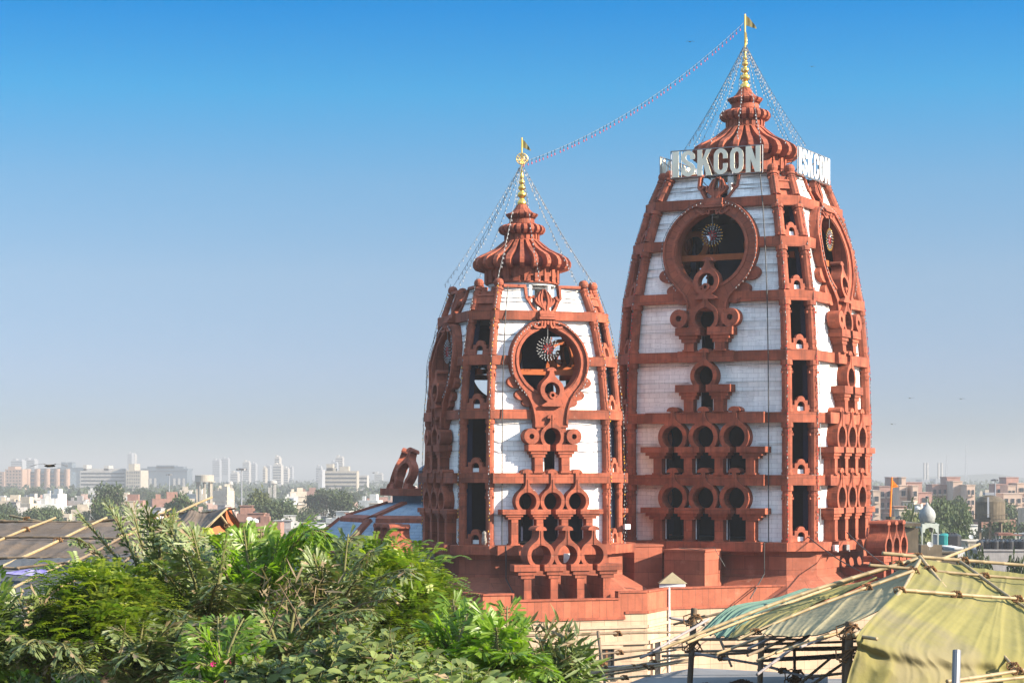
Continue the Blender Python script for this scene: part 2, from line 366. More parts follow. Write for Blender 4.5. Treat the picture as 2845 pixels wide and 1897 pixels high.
class Tower: pass
def make_tower(spec):
    T = Tower(); c = spec['c']; R0 = spec['R']; az0 = spec['az']; al = R_(spec['alpha']); be = pi/4-al
    prof = [(z, R0*k) for z, k in spec['prof']]; T.prof = prof
    Rz = lambda h: interp(h, prof)
    root = empty('temple_tower', (c[0], c[1], ZC+spec['zb']), spec['label'], 'temple tower', 'sandstone temple towers'); T.root = root
    def frame(az, half):
        n = Vector((sin(az), -cos(az), 0)); t = Vector((cos(az), sin(az), 0))
        def P(s, to, h, fl=True):
            ap = Rz(h)*cos(half)
            hw = Rz(h)*sin(half)
            q = Vector((c[0], c[1], ZC+h))+n*(ap+to)+t*s
            return q
        return P
    wide = [R_(az0+90*k) for k in range(4)]; narrow = [R_(az0+45+90*k) for k in range(4)]
    T.frame = lambda k: frame(wide[k], al); T.nframe = lambda k: frame(narrow[k], be)
    lv = spec['levels']; ztop = spec['ztop']; zf = spec['zb']
    bh = spec['bh']
    med = spec['med']
    show = spec['show']
    # ---- walls
    for k in range(4):
        P0 = frame(wide[k], al)
        def P(s, t, h, P0=P0):     # the outer strips of each wall bend back a little
            hw = Rz(h)*sin(al); return P0(s, t-.38*max(0, abs(s)-.80*hw), h)
        hl = [z for z, _ in spec['prof'][1:-1]]
        hw = lambda h: Rz(h)*sin(al)-.02
        zz = [zf]+hl+[ztop]
        outer = [(hw(z), z) for z in zz]; outer = outer+[(-x, z) for x, z in reversed(outer)]
        holes = []
        holes.append(arc(0, med['z'], med['ri']+.18, 0, 360, 40)[:-1])
        for (z0, n, sp, r, zc) in spec['arcades']:
            for i in range(n):
                x = (i-(n-1)/2)*sp
                holes.append(sh(dedupe([(.4*r, zf+.0-zc+.02 if z0 is None else z0-zc+.05), (.98*r, z0-zc+.05), (.98*r, -.9*r), (.42*r, -.9*r)]+arc(0, 0, 1.02*r, -65, 245, 22)+[(-.42*r, -.9*r), (-.98*r, -.9*r), (-.98*r, z0-zc+.05)]), x, zc))
        for (z0, r, zc, *_) in spec['keys']:
            holes.append(sh(dedupe([(.62*r, z0-zc+.05), (.62*r, -.85*r)]+arc(0, 0, 1.02*r, -52, 232, 22)+[(-.62*r, -.85*r), (-.62*r, z0-zc+.05)]), 0, zc))
        tn = spec['notch']; zt = lv[-1]+bh/2
        holes.append([(tn*.55, zt+.05), (tn, zt+.8), (tn, ztop+.0-.03), (-tn, ztop-.03), (-tn, zt+.8), (-tn*.55, zt+.05)])
        vl = ()
        mb = MB(); mb.plate(P, outer, holes, -.4, 0, 0, 1, 1, hl=hl)
        if k != 2:       # dark joint lines across the blocks, as in the building
            zb_ = [zf]+lv
            for q, z in enumerate(zb_):
                z2 = zb_[q+1] if q+1 < len(zb_) else ztop+.2
                for fr in ((.42, .60, .93) if q else (.45, .93)):
                    h_ = z+bh/2+(z2-z-bh)*fr
                    half_ = hw(h_)-.1; gaps = [.25*half_]
                    xm = math.sqrt(max(0, (med['Ro']-.1)**2-(h_-med['z'])**2)) if abs(h_-med['z']) < med['Ro'] else (med['stem'] if h_ < med['z'] else med['neck']+.5)
                    if h_ < med['zb']: xm = 1.2
                    for (za, n_, sp_, r_, zc_) in spec['arcades']:
                        if za <= h_ <= za+(lv[0]-zf): xm = n_*sp_/2+.3
                    for (xa, xb) in ((-half_, -.8*half_), (-.8*half_, -xm), (xm, .8*half_), (.8*half_, half_)):
                        if xb > xa: mb.hexa([P(x_, t_, y_) for y_ in (h_-.007, h_+.007) for x_, t_ in ((xa, .02), (xb, .02), (xb, -.05), (xa, -.05))], 2)
        mb.build('marble_wall', [M['marble'], M['navy'], M['wire']], root)
        # coping and notch trim
        hwt = Rz(ztop)*sin(al)-.25
        for s in (-1, 1):
            mb = MB(); a, b = sorted((s*(tn-.05), s*hwt)); mb.fbox(P0, a, b, -.45, .12, ztop, ztop+.16)
            pth = [(s*tn, ztop), (s*tn, zt+1.0)]+[(s*x, y) for x, y in bez((tn, zt+.9), (tn, zt+.55), (tn*.8, zt+.55), (tn*.72, zt+.85), 6)[1:]]
            mb.plate(P0, strip(pth, .14), (), -.3, .16)
            mb.plate(P0, strip([(s*tn*.86, zt+.6), (s*tn*.62, zt+.12), (s*tn*.52, zt)], .16), (), -.3, .12)
            mb.build('wall_coping', M['plain'], root)
    # ---- cornice bands
    def off_vertex(Rr, w, n, over):
        # corner between wide face w and narrow face n pushed out by over
        n1 = Vector((sin(w), -cos(w))); n2 = Vector((sin(n), -cos(n)))
        d1 = Rr*cos(al)+over; d2 = Rr*cos(be)+over
        det = n1.x*n2.y-n1.y*n2.x
        return Vector(((d1*n2.y-d2*n1.y)/det, (n1.x*d2-n2.x*d1)/det))
    def ring(name, z0, z1, over, inn, gap=0., jut=None, mats=None):
        mb = MB(); Rr = Rz((z0+z1)/2); parts = [MB() for _ in range(4)] if gap else None
        def seg(a, b, ai, bi, k0=False, k1=False, mb=mb):
            pts = [(c[0]+q.x, c[1]+q.y, ZC+z) for z in (z0, z1) for q in (a, b, bi, ai)]
            mb.hexa(pts, 0, tuple(([] if k1 else [3])+([] if k0 else [5])))
        for k in range(4):
            w = wide[k]; nl_, nr_ = narrow[k-1], narrow[k]
            a, b = off_vertex(Rr, w, nl_, over), off_vertex(Rr, w, nr_, over)
            ai, bi = off_vertex(Rr, w, nl_, -inn), off_vertex(Rr, w, nr_, -inn)
            if gap:
                n = Vector((sin(w), -cos(w))); t = Vector((cos(w), sin(w))); ap = Rr*cos(al)
                o = lambda s, q: n*(ap+q)+t*s
                seg(a, o(-gap, over), ai, o(-gap, -inn), False, True, parts[k-1]); seg(o(gap, over), b, o(gap, -inn), bi, True, False, parts[k])
            else: seg(a, b, ai, bi)
            w2 = wide[(k+1) % 4]
            a, b = off_vertex(Rr, w, nr_, over), off_vertex(Rr, w2, nr_, over)
            ai, bi = off_vertex(Rr, w, nr_, -inn), off_vertex(Rr, w2, nr_, -inn)
            seg(a, b, ai, bi, mb=parts[k] if gap else mb)
            if jut:
                P = frame(w, al); mb.fbox(P, -jut[0], jut[0], over-.06, over+jut[1], z0-.025, z1+.025)
        if gap:
            for q in parts: q.build(name, M['stone'], root)
            return
        return mb.build(name, mats or M['stone'], root)
    for i, z in enumerate(lv):
        g = 0.
        if abs(z-med['z']) < med['ri']: g = math.sqrt((med['Ro']-.25)**2-(z-med['z'])**2)
        ring('cornice_band', z-bh/2, z+bh/2, .2, .42, g, spec['juts'].get(i))
    ring('base_slab', zf-.5, zf, .62, 1.6, 0, spec['jut_slab'])
    # thin lip on top of each band is part of the slab below the columns
    # ---- inner beams, floors
    mb = MB()
    for z in lv:
        if abs(z-med['z']) < med['ri']:
            for k in range(2):
                a = wide[k]; n = Vector((sin(a), -cos(a))); t = Vector((cos(a), sin(a)))
                ap = Rz(z)*cos(al)-.7; hw = Rz(z)*sin(al)
                for sg in (-1, 1):
                    q = [n*sg*(ap-d)+t*s for s, d in ((-hw, 0), (hw, 0), (hw, .3), (-hw, .3))]
                    mb.hexa([(c[0]+v.x, c[1]+v.y, ZC+z+e) for e in (-bh*1.45, -bh*.85) for v in q])
    for k in range(4):      # painted scroll rings seen inside
        P = frame(wide[k], al)
        for s in (-1, 1): mb.plate(P, arc(s*med['ri']*.95, med['z']+.5, .95, 0, 360, 28)[:-1], [arc(s*med['ri']*.95, med['z']+.5, .62, 0, 360, 28)[:-1]], -2.3, -2.15)
    mb.build('inner_beam', M['orange'], root)
    mb = MB()
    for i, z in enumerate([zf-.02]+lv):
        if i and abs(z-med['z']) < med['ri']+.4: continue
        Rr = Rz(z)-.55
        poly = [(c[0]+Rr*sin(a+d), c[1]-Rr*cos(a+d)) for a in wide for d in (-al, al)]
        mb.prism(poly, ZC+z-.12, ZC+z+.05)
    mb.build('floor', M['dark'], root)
    # navy walls added to block sky showing through, openings left for daylight patches
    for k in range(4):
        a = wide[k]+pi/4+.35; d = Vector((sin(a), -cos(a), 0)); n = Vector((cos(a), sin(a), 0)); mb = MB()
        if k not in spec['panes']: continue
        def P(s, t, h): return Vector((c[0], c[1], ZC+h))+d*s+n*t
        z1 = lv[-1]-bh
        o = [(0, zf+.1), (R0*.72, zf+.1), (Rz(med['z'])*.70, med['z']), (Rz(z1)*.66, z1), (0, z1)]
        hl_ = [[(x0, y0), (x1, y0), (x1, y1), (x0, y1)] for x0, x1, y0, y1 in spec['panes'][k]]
        mb.plate(P, o, hl_, -.08, .08); mb.build('added_partition', M['navy'], root)
    # ---- pilasters at the eight corners
    colr = spec['colr']
    for k in range(8):
        a = wide[k//2]+(-al if k % 2 == 0 else al)
        lean = R_(.6)*(1 if k % 2 else -1)
        a2 = a+lean
        mb = MB(); zs = [zf]+lv+[ztop]
        d = Vector((sin(a2), -cos(a2)))
        def pt(z): return Vector((c[0]+d.x*(Rz(z)-.10), c[1]+d.y*(Rz(z)-.10), ZC+z))
        for z0, z1 in zip(zs, zs[1:]):
            b0 = z0+(bh/2 if z0 != zf else 0)+.005; b1 = z1-(bh/2 if z1 != ztop else 0)-.005
            if z1 == ztop: b1 = ztop-.05
            H = b1-b0
            ks = [(0,1.12),(.05,1.12),(.052,.96),(.10,1.),(.101,1.04),(.2,1.04)] if H > 1.5 else [(0,1.05),(.1,1.0)]
            ks += [(.25,1.),(.48,1.0),(.482,.985),(.485,1.0),(.72,1.0),(.722,.98),(.725,1.),(.80,1.),(.805,1.09),(.84,1.09),(.845,.93),(.90,.93),(.905,1.18),(1.,1.18)]
            mb.tube([pt(b0+H*f) for f, _ in ks], [colr*q for _, q in ks], 12)
            for sg in (-1, 1):    # little corbel blocks under the head
                pc = pt(b0+H*.77); tt = Vector((cos(a2), sin(a2), 0))
                mb.box(pc+tt*sg*colr*.9+Vector((d.x, d.y, 0))*colr*.2, (colr*.5, colr*.7, .14), a2)
        pc = pt(ztop-.05); rr = colr*spec['ball']
        mb.lathe([(colr*.8, 0), (colr*.85, .1), (rr, .16), (rr*1.12, .3), (rr, .3+rr*.5), (rr*.7, .3+rr*.85), (.02, .3+rr*1.02)], 14, pc)
        mb.build('pilaster', M['plain'], root)
    # ---- narrow faces: parapets, crown block
    for k in range(4):
        P = frame(narrow[k], be)
        if narrow[k] % (2*pi) > R_(135) and narrow[k] % (2*pi) < R_(225): pass
        zs = [zf]+lv
        for i, z in enumerate(zs):
            b0 = z+(bh/2 if i else 0)+.01; hw = Rz(z+.5)*sin(be)-colr*.85
            if i == len(zs)-1:
                mb = MB(); H = ztop-b0
                mb.fbox(P, -hw, hw, -.35, -.12, b0, b0+H*.30); mb.fbox(P, -hw, hw, -.35, .05, b0+H*.30+.002, b0+H*.62)
                mb.fbox(P, -hw, hw, -.45, .12, b0+H*.62+.004, b0+H*.70)
                mb.fbox(P, -hw, hw, -.40, -.02, b0+H*.70+.006, b0+H*.84)
                for s in (-1, 1): mb.fbox(P, min(s*hw, s*hw*.35), max(s*hw, s*hw*.35), -.38, -.04, b0+H*.84+.008, b0+H*1.02)
                mb.build('crown_block', M['plain'], root); continue
            hp = .95*spec['ps']
            o = [(hw, 0), (hw, .38*hp), (.62*hw, .38*hp), (.62*hw, .64*hp)]+arc(0, .64*hp, .3*hw/.8, 0, 180, 10)+[(-.62*hw, .64*hp), (-.62*hw, .38*hp), (-hw, .38*hp), (-hw, 0)]
            q = .20*hw/.6; hole = [(q, .06), (q, .36*hp)]+arc(0, .36*hp, q, 0, 180, 8)[1:]+[(-q, .06)]
            mb = MB(); mb.plate(P, sh(dedupe(o), 0, b0), [sh(dedupe(hole), 0, b0)], -.22, .06)
            pr = mb.build('parapet', M['plain'], root)
            if show[k] or show[(k+1) % 4]:
                mb = MB(); mb.fbox(P, -q*.95, q*.95, -.25, -.12, b0+.07, b0+.30*hp)
                mb.fbox(P, -q*.95, q*.95, -.12, -.10, b0+.07, b0+.085)
                mb.build('floodlight', M['white'], pr)
    # ---- ornaments of the wide faces
    for k in range(4):
        P = frame(wide[k], al); mz = med['z']; Ro, ri = med['Ro'], med['ri']
        zt = lv[-1]; yt = zt-bh/2-.02-mz; yb = med['zb']-mz; bw = med['stem']
        out = medallion_outline(Ro, yt, med['neck'], yb, bw)
        up = bez((0, ri*1.12), (.10*ri, ri*1.06), (.25*ri, ri), (.5*ri, ri*.866), 5)
        hole = dedupe(up+arc(0, 0, ri, 60, -90, 24)[1:]); hole = dedupe(hole+mir(hole))
        # the wall leans in towards the top: keep the medallion on the same surface
        mb = MB(); uvf = lambda x, y: (math.atan2(x, y-mz)*Ro*.88, math.hypot(x, y-mz)-ri+1.2)
        mb.plate(P, sh(out, 0, mz), [sh(hole, 0, mz)], -.55, .34, hl=[z for z, _ in spec['prof'][1:-1]], uvf=uvf)
        me = mb.build('medallion_frame', M['ring'], root)
        mb = MB()
        o2 = inset(out, .10 if sum(out[i][0]*out[(i+1)%len(out)][1]-out[(i+1)%len(out)][0]*out[i][1] for i in range(len(out))) > 0 else .10)
        o3 = inset(out, .02)
        mb.plate(P, sh(o3, 0, mz), [sh(inset(out, .13), 0, mz)], .32, .47, hl=[z for z, _ in spec['prof'][1:-1]])
        h3 = [(x*1.10, y*1.10) for x, y in hole]; h2 = [(x*1.03, y*1.03) for x, y in hole]
        mb.plate(P, sh(h3, 0, mz), [sh(h2, 0, mz)], .32, .40, hl=[z for z, _ in spec['prof'][1:-1]])
        mb.build('raised_rim', M['plain'], me)
        if not show[k]: continue
        # fluted neck
        mb = MB()
        for x in (-1, -.5, 0, .5, 1):
            nk = med['neck']; y0 = mz+yt
            pth = bez((x*nk*.82, y0), (x*nk*.82, y0-.35), (x*nk*.9, y0-.55), (x*nk*2.0, mz+ri*1.12+.06-abs(x)*.12), 8)
            mb.plate(P, strip(pth, [.10*spec['ps']]*9), (), .34, .50)
        mb.fbox(P, -nk*1.25, nk*1.25, -.1, .62, zt-bh*.45, zt-bh*.45+.13); mb.fbox(P, -nk*1.05, nk*1.05, -.1, .52, zt-bh*.45+.16, zt-bh*.45+.28)
        mb.fbox(P, -nk*1.0, nk*1.0, -.1, .42, zt-bh*.6, zt+bh*.5)
        mb.build('fluted_neck', M['plain'], me)
        # feather lobes on both shoulders
        for s in (-1, 1):
            mb = MB()
            for (ang, q, rr) in ((-28, 1.07, .30), (-46, 1.13, .25), (-58, 1.17, .20)):
                x = Ro*q*cos(R_(ang))*.96; y = Ro*q*sin(R_(ang))
                mb.plate(P, sh(arc(0, 0, rr*Ro*.75, 0, 360, 22, rr*Ro*.5)[:-1], s*x*.93, mz+y), (), -.1, .3-.07*abs(ang)/40)
            mb.build('feather_scroll', M['plain'], me)
        # small keyhole ornament in the lower part of the hole
        mb = MB(); kr = med['kr']; ky = mz-ri*.90
        o = arc(0, 0, 1.55*kr, -65, 50, 14); e = o[-1]
        o = [(1.25*kr, -2.0*kr), (1.5*kr, -1.9*kr)]+o+bez(e, (e[0]-.35*kr, e[1]+.3*kr), (.28*kr, 1.8*kr), (.26*kr, 2.4*kr), 6)[1:]+[(.62*kr, 2.4*kr), (.55*kr, 2.62*kr), (.3*kr, 2.8*kr), (0, 2.85*kr)]
        o = dedupe(o+mir(o))
        mb.plate(P, sh(o, 0, ky), [sh(arc(0, 0, kr, 0, 360, 24)[:-1], 0, ky)], .0, .68)
        mb.plate(P, sh(arc(0, 0, .45*kr, 0, 360, 18)[:-1], 0, ky-.62*kr), [sh(arc(0, 0, .22*kr, 0, 360, 14)[:-1], 0, ky-.62*kr)], .45, .74)
        mb.plate(P, sh(arc(0, 0, .12*kr, 0, 360, 6)[:-1], 0, ky-1.0*kr), (), .4, .7)
        mb.fbox(P, -1.0*kr, -.4*kr, .45, .64, ky-.72*kr, ky-.52*kr); mb.fbox(P, .4*kr, 1.0*kr, .45, .64, ky-.72*kr, ky-.52*kr)
        mb.build('keyhole_ornament', M['plain'], me)
        # flame lotus at the very top
        mb = MB(); b0 = zt+bh/2-.05; Hh = (ztop-b0)*.93
        for w_, x1, x2, yy in ((.20, .62, .12, 1.0), (.20, 1.02, .42, .90), (.16, 1.15, .95, .62)):
            for s in (-1, 1):
                q = spec['lot']
                pth = [(s*a*q, b0+b*Hh) for a, b in bez((.12, 0.02), (.25*x1, .28), (x1*1.18, .38), (x2, yy), 12)]
                mb.plate(P, strip(pth, [w_*q*(.7+.5*sin(pi*i/12))*(1 if i < 11 else .6) for i in range(13)]), (), -.05, .34+.05*(1.2-x1))
        mb.plate(P, sh(dedupe([(.5*q, 0), (.45*q, .12*Hh), (.3*q, .28*Hh), (0, .5*Hh), (-.3*q, .28*Hh), (-.45*q, .12*Hh), (-.5*q, 0)]), 0, b0), (), -.05, .30)
        mb.build('lotus_flame', M['plain'], root)
        # arcades
        for (z0, n, sp, r, zc) in spec['arcades']:
            pj = spec['pj']; cw = sp*.27
            for i in range(n):
                mb = MB(); arch(mb, P, (i-(n-1)/2)*sp, zc, r, -.3, pj, bot=1.22, stem=spec['stem']); mb.build('horseshoe_arch', M['stone'], root)
            cap = [(sp*.40, .52*r*1.0), (sp*.31, .26*r), (sp*.235, .26*r)]
            for i in range(n+1):
                mb = MB(); x = (i-n/2)*sp
                column(mb, P, x, cw, z0+.01, zc-.86*r, -.3, pj-.02, cap, sp*.12 if i == 0 else 0, sp*.12 if i == n else 0)
                mb.build('column', M['stone'], root)
        for (z0, r, zc, disc, sx) in spec['keys']:
            pj = spec['pj']
            mb = MB(); arch(mb, P, 0, zc, r, -.3, pj, bot=1.22, stem=2.35 if disc else spec['stem']); mb.build('horseshoe_arch', M['stone'], root)
            if disc:
                mb = MB()
                for s in (-1, 1): mb.fbox(P, min(s*1.0*r, s*1.75*r), max(s*1.0*r, s*1.75*r), -.1, pj-.16, zc-.9*r, med['zb']+.05)
                mb.build('stem_block', M['plain'], root)
                for s in (-1, 1):
                    mb = MB(); mb.plate(P, sh(arc(0, 0, .88*r, 0, 360, 26)[:-1], s*sx, zc+.02*r), [sh(arc(0, 0, .30*r, 0, 360, 16)[:-1], s*sx, zc+.02*r)], 0, pj+.12)
                    mb.build('round_boss', M['plain'], root)
            cap = [(1.22*r, .74*r), (.92*r, .34*r), (.74*r, .34*r)]
            for s in (-1, 1):
                mb = MB(); column(mb, P, s*1.58*r, .98*r, z0+.01, zc-.86*r, -.3, pj-.02, cap, .1*r if s < 0 else 0, .1*r if s > 0 else 0)
                mb.build('column', M['stone'], root)
    # ---- drum and skirt under the slab
    mb = MB()
    def octo(o): return [off_vertex(R0, wide[k], narrow[k-1] if e == 0 else narrow[k], o) for k in range(4) for e in (0, 1)]
    rings = [(octo(.1), zf-.5), (octo(.1), spec['zs']), (octo(spec['flare']), spec['zg'])]
    vs = [(c[0]+q.x, c[1]+q.y, ZC+z) for r_, z in rings for q in r_]
    mb.add(vs, [(i*8+j, i*8+(j+1) % 8, (i+1)*8+(j+1) % 8, (i+1)*8+j)[::-1] for i in range(2) for j in range(8)])
    mb.build('flared_skirt', M['block'], root)
    # ---- lotus dome on top
    D = spec['dome']
    def lotus(name, prof, core, n, th, zin, parent_mat='stone'):
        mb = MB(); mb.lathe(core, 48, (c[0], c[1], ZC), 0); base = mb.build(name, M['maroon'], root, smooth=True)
        for j in range(n):
            a = 2*pi*(j+.5)/n; d = Vector((cos(a), sin(a), 0)); t = Vector((-sin(a), cos(a), 0)); mb = MB()
            vs = []
            for (r, z), (ri_, zi_) in zip(prof, zin):
                for s in (-1, 1):
                    w = th*min(1., .55+.5*r/max(p[0] for p in prof))
                    vs += [Vector((c[0], c[1], ZC+z))+d*r+t*s*w/2, Vector((c[0], c[1], ZC+zi_))+d*ri_+t*s*w/2]
            fs = []
            for i in range(len(prof)-1):
                a0, b0 = 4*i, 4*(i+1)
                fs += [(a0, b0, b0+2, a0+2), (a0+1, a0+3, b0+3, b0+1), (a0, a0+1, b0+1, b0), (a0+2, b0+2, b0+3, a0+3)]
            e = 4*(len(prof)-1); fs += [(0, 2, 3, 1), (e, e+1, e+3, e+2)]
            mb.add(vs, fs); mb.build('rib', M['plain'], base)
    k, z0 = D['k'], D['z']     # scale and height of the drum foot
    kz = k*.935; Q = lambda l: [(r*k, z0+z*kz) for r, z in l]
    # lower drum with small square openings
    mb = MB(); mb.lathe(Q([(1.98, .02), (1.98, .80), (2.0, .86)]), 44, (c[0], c[1], ZC), 0)
    for j in range(22):
        a = 2*pi*j/22
        mb.box((c[0]+2.05*k*cos(a), c[1]+2.05*k*sin(a), ZC+z0+.44*k*.935), (.26*k, .36*k, .88*k), a)
        mb.box((c[0]+2.02*k*cos(a+pi/22), c[1]+2.02*k*sin(a+pi/22), ZC+z0+.6*k*.935), (.2*k, .34*k, .54*k), a+pi/22)
    mb.lathe(Q([(1.5, -.1), (2.12, -.1), (2.12, .0), (1.5, .0)]), 44, (c[0], c[1], ZC), 0)
    mb.build('dome_drum', M['plain'], root)
    mb = MB()
    for j in range(8):
        a = 2*pi*(j+.3)/8; mb.tube([(c[0]+1.75*k*cos(a), c[1]+1.75*k*sin(a), ZC+z) for z in (lv[-1]-.2, z0-.05)], .17*k, 10)
    mb.lathe([(1.95*k, z0-.22), (1.95*k, z0-.1), (.1, z0-.1), (.1, z0-.22)], 40, (c[0], c[1], ZC))
    mb.build('white_pillar', M['white'], root)
    p1 = Q([(1.05,2.62),(1.30,2.40),(1.62,2.12),(2.0,1.90),(2.40,1.72),(2.70,1.52),(2.86,1.25),(2.86,1.02),(2.72,.82),(2.45,.72),(2.15,.72)])
    c1 = Q([(1.9,.80),(2.15,.84),(2.35,.98),(2.42,1.2),(2.3,1.42),(1.9,1.62),(1.5,1.88),(1.2,2.15),(1.0,2.4),(.9,2.62)])
    i1 = Q([(.85,2.55),(.98,2.36),(1.2,2.05),(1.6,1.75),(2.0,1.5),(2.2,1.35),(2.3,1.2),(2.3,1.05),(2.2,.95),(2.1,.85),(2.0,.78)])
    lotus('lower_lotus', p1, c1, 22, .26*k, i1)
    mb = MB(); mb.lathe(Q([(.9,2.60),(1.02,2.62),(1.02,2.68),(.96,2.7),(.96,3.0),(1.0,3.02)]), 36, (c[0], c[1], ZC))
    for j in range(20):
        a = 2*pi*j/20; mb.box((c[0]+.98*k*cos(a), c[1]+.98*k*sin(a), ZC+z0+2.84*k*.935), (.1*k, .15*k, .3*k), a)
    mb.build('neck_ring', M['plain'], root)
    p2 = Q([(.86,3.62),(1.05,3.62),(1.25,3.54),(1.36,3.38),(1.36,3.22),(1.24,3.06),(1.05,3.0)])
    c2 = Q([(.95,3.02),(1.1,3.08),(1.2,3.22),(1.2,3.38),(1.08,3.5),(.85,3.58),(.8,3.66)])
    i2 = Q([(.8,3.55),(.9,3.5),(1.02,3.42),(1.1,3.36),(1.1,3.24),(1.02,3.14),(.95,3.06)])
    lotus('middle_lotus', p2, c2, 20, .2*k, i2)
    mb = MB(); mb.lathe(Q([(.82,3.64),(.84,3.7),(.74,3.72),(.72,3.98),(.8,4.02)]), 32, (c[0], c[1], ZC)); mb.build('neck_ring', M['plain'], root, smooth=False)
    p3 = Q([(.26,4.88),(.36,4.72),(.5,4.52),(.66,4.38),(.86,4.30),(.94,4.27),(.90,4.17),(.80,4.06),(.66,4.0)])
    c3 = Q([(.6,3.98),(.74,4.06),(.78,4.2),(.7,4.3),(.52,4.4),(.38,4.56),(.28,4.74),(.22,4.9)])
    i3 = Q([(.2,4.84),(.26,4.68),(.38,4.48),(.54,4.32),(.66,4.24),(.7,4.2),(.7,4.16),(.66,4.1),(.6,4.04)])
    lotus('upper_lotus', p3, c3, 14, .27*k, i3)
    # gold finial with flag pole, wheel and pennant
    fz, g = z0+4.86*kz, D['g']
    mb = MB()
    pr = [(.24,0),(.27,.06),(.26,.18),(.17,.30),(.13,.38),(.15,.42),(.24,.5),(.27,.6),(.24,.7),(.12,.78),(.12,.84),(.2,.92),(.22,1.0),(.19,1.08),(.1,1.14),(.1,1.2),(.16,1.27),(.175,1.33),(.15,1.4),(.08,1.46),(.08,1.5),(.12,1.57),(.12,1.66),(.07,1.75),(.06,2.0),(.04,2.3)]
    mb.lathe([(r*g, z*g+fz) for r, z in pr], 18, (c[0], c[1], ZC)); fin = mb.build('gold_finial', M['gold'], root, smooth=True)
    T.tip = Vector((c[0], c[1], ZC+fz+2.25*g))
    mb = MB(); mb.tube([T.tip-Vector((0,0,.3)), T.tip+Vector((0,0,D['pole']))], .045*g, 8); mb.build('flag_pole', M['gold'], fin)
    mb = MB(); wz = T.tip.z+.32*g+.1; wr = D['wr']; wa = D['wa']
    wd = Vector((cos(wa), sin(wa), 0)); cc = Vector((c[0], c[1], wz))-Vector((sin(wa), -cos(wa), 0))*-.06
    for rr in (1., .45):
        mb.tube([cc+wd*wr*rr*cos(2*pi*i/24)+Vector((0,0,wr*rr*sin(2*pi*i/24))) for i in range(25)], .022*g, 6, cap=False)
    for i in range(8):
        a = 2*pi*i/8; mb.tube([cc+wd*wr*.1*cos(a)+Vector((0,0,wr*.1*sin(a))), cc+wd*wr*cos(a)+Vector((0,0,wr*sin(a)))], .016*g, 5)
        a += pi/8; mb.tube([cc+wd*wr*.45*cos(a)+Vector((0,0,wr*.45*sin(a))), cc+wd*wr*.8*cos(a)+Vector((0,0,wr*.8*sin(a))), cc+wd*wr*1.12*cos(a)+Vector((0,0,wr*1.12*sin(a)))], [.02*g,.05*g,.01*g], 5)
    mb.build('wheel_emblem', M['gold'], fin)
    mb = MB(); fl, fh = D['flag']; f0 = T.tip.z+D['pole']*.66; n = 10; vs = []
    for i in range(n+1):
        x = fl*i/n; hh = fh*(1-(i/n)**1.6*.86)
        for s in (0, 1):
            vs.append((c[0]+.03+x*cos(.25), c[1]+x*sin(.25)+.05*sin(i*1.3)*i/n, f0-.02*i+hh*s-(fh*.12 if s == 0 else 0)*0))
    q = len(vs); vs += [(a, b+.012, z) for a, b, z in vs]
    mb.add(vs, [(2*i, 2*i+2, 2*i+3, 2*i+1) for i in range(n)]+[(q+2*i, q+2*i+1, q+2*i+3, q+2*i+2) for i in range(n)])
    mb.build('pennant', M['flag'], fin)
    T.Rz = Rz; T.c = c; T.wide = wide; T.narrow = narrow; T.al = al; T.be = be; T.spec = spec
    T.oct = octo
    return T
M['block'] = mat('sandstone_blocks', (.285,.080,.043), var=.12, scale=2, var2=.15, scale2=.3, bump=.25, bscale=10, brick=dict(w=1.5, h=.8, ms=.012, v=.3, off=.4), dirt=dict(c=(.40,.20,.13), s=.8, lo=.6, hi=.75, k=.45), streak=.1)
X1 = PX(1450, 1315, 123); X2 = PX(2070, 1315, 131)
show1 = [True, True, False, True]
T1 = make_tower(dict(label='shorter temple tower in front with pennant and wheel, its white wall and medallion in sunshine', c=(X1.x, X1.y), R=5.9, az=18.5, alpha=36.0, zb=-3.98,
    levels=[-.25, 3.3, 6.3, 8.85], ztop=10.45, bh=.52, prof=[(-3.98,1.), (-.25,1.), (3.3,.985), (6.3,.935), (8.85,.84), (10.45,.735)],
    med=dict(z=6.25, Ro=2.32, ri=1.80, zb=2.55, stem=.98, neck=.42, kr=.45),
    arcades=[(-3.98, 3, 1.47, .51, -1.55)], keys=[(0.02, .50, 2.05, True, 1.25)], notch=1.02, lot=.52, pj=.56, stem=3.4,
    juts={0: (3.45, .27)}, jut_slab=(3.35, .35), colr=.225, show=[True, True, False, True], ps=1.0, core=[(-3.9, 3.2)],
    ball=1.12, panes={0: [(1.4, 3.4, 4.1, 7.9)], 1: [], 2: [(1.9, 3.5, 4.3, 6.1)], 3: []}, zs=-5.75, zg=-7.3, flare=2.6, dome=dict(k=1.0, z=11.0, g=1.0, pole=1.66, wr=.33, wa=.1, flag=(.50, .46))))
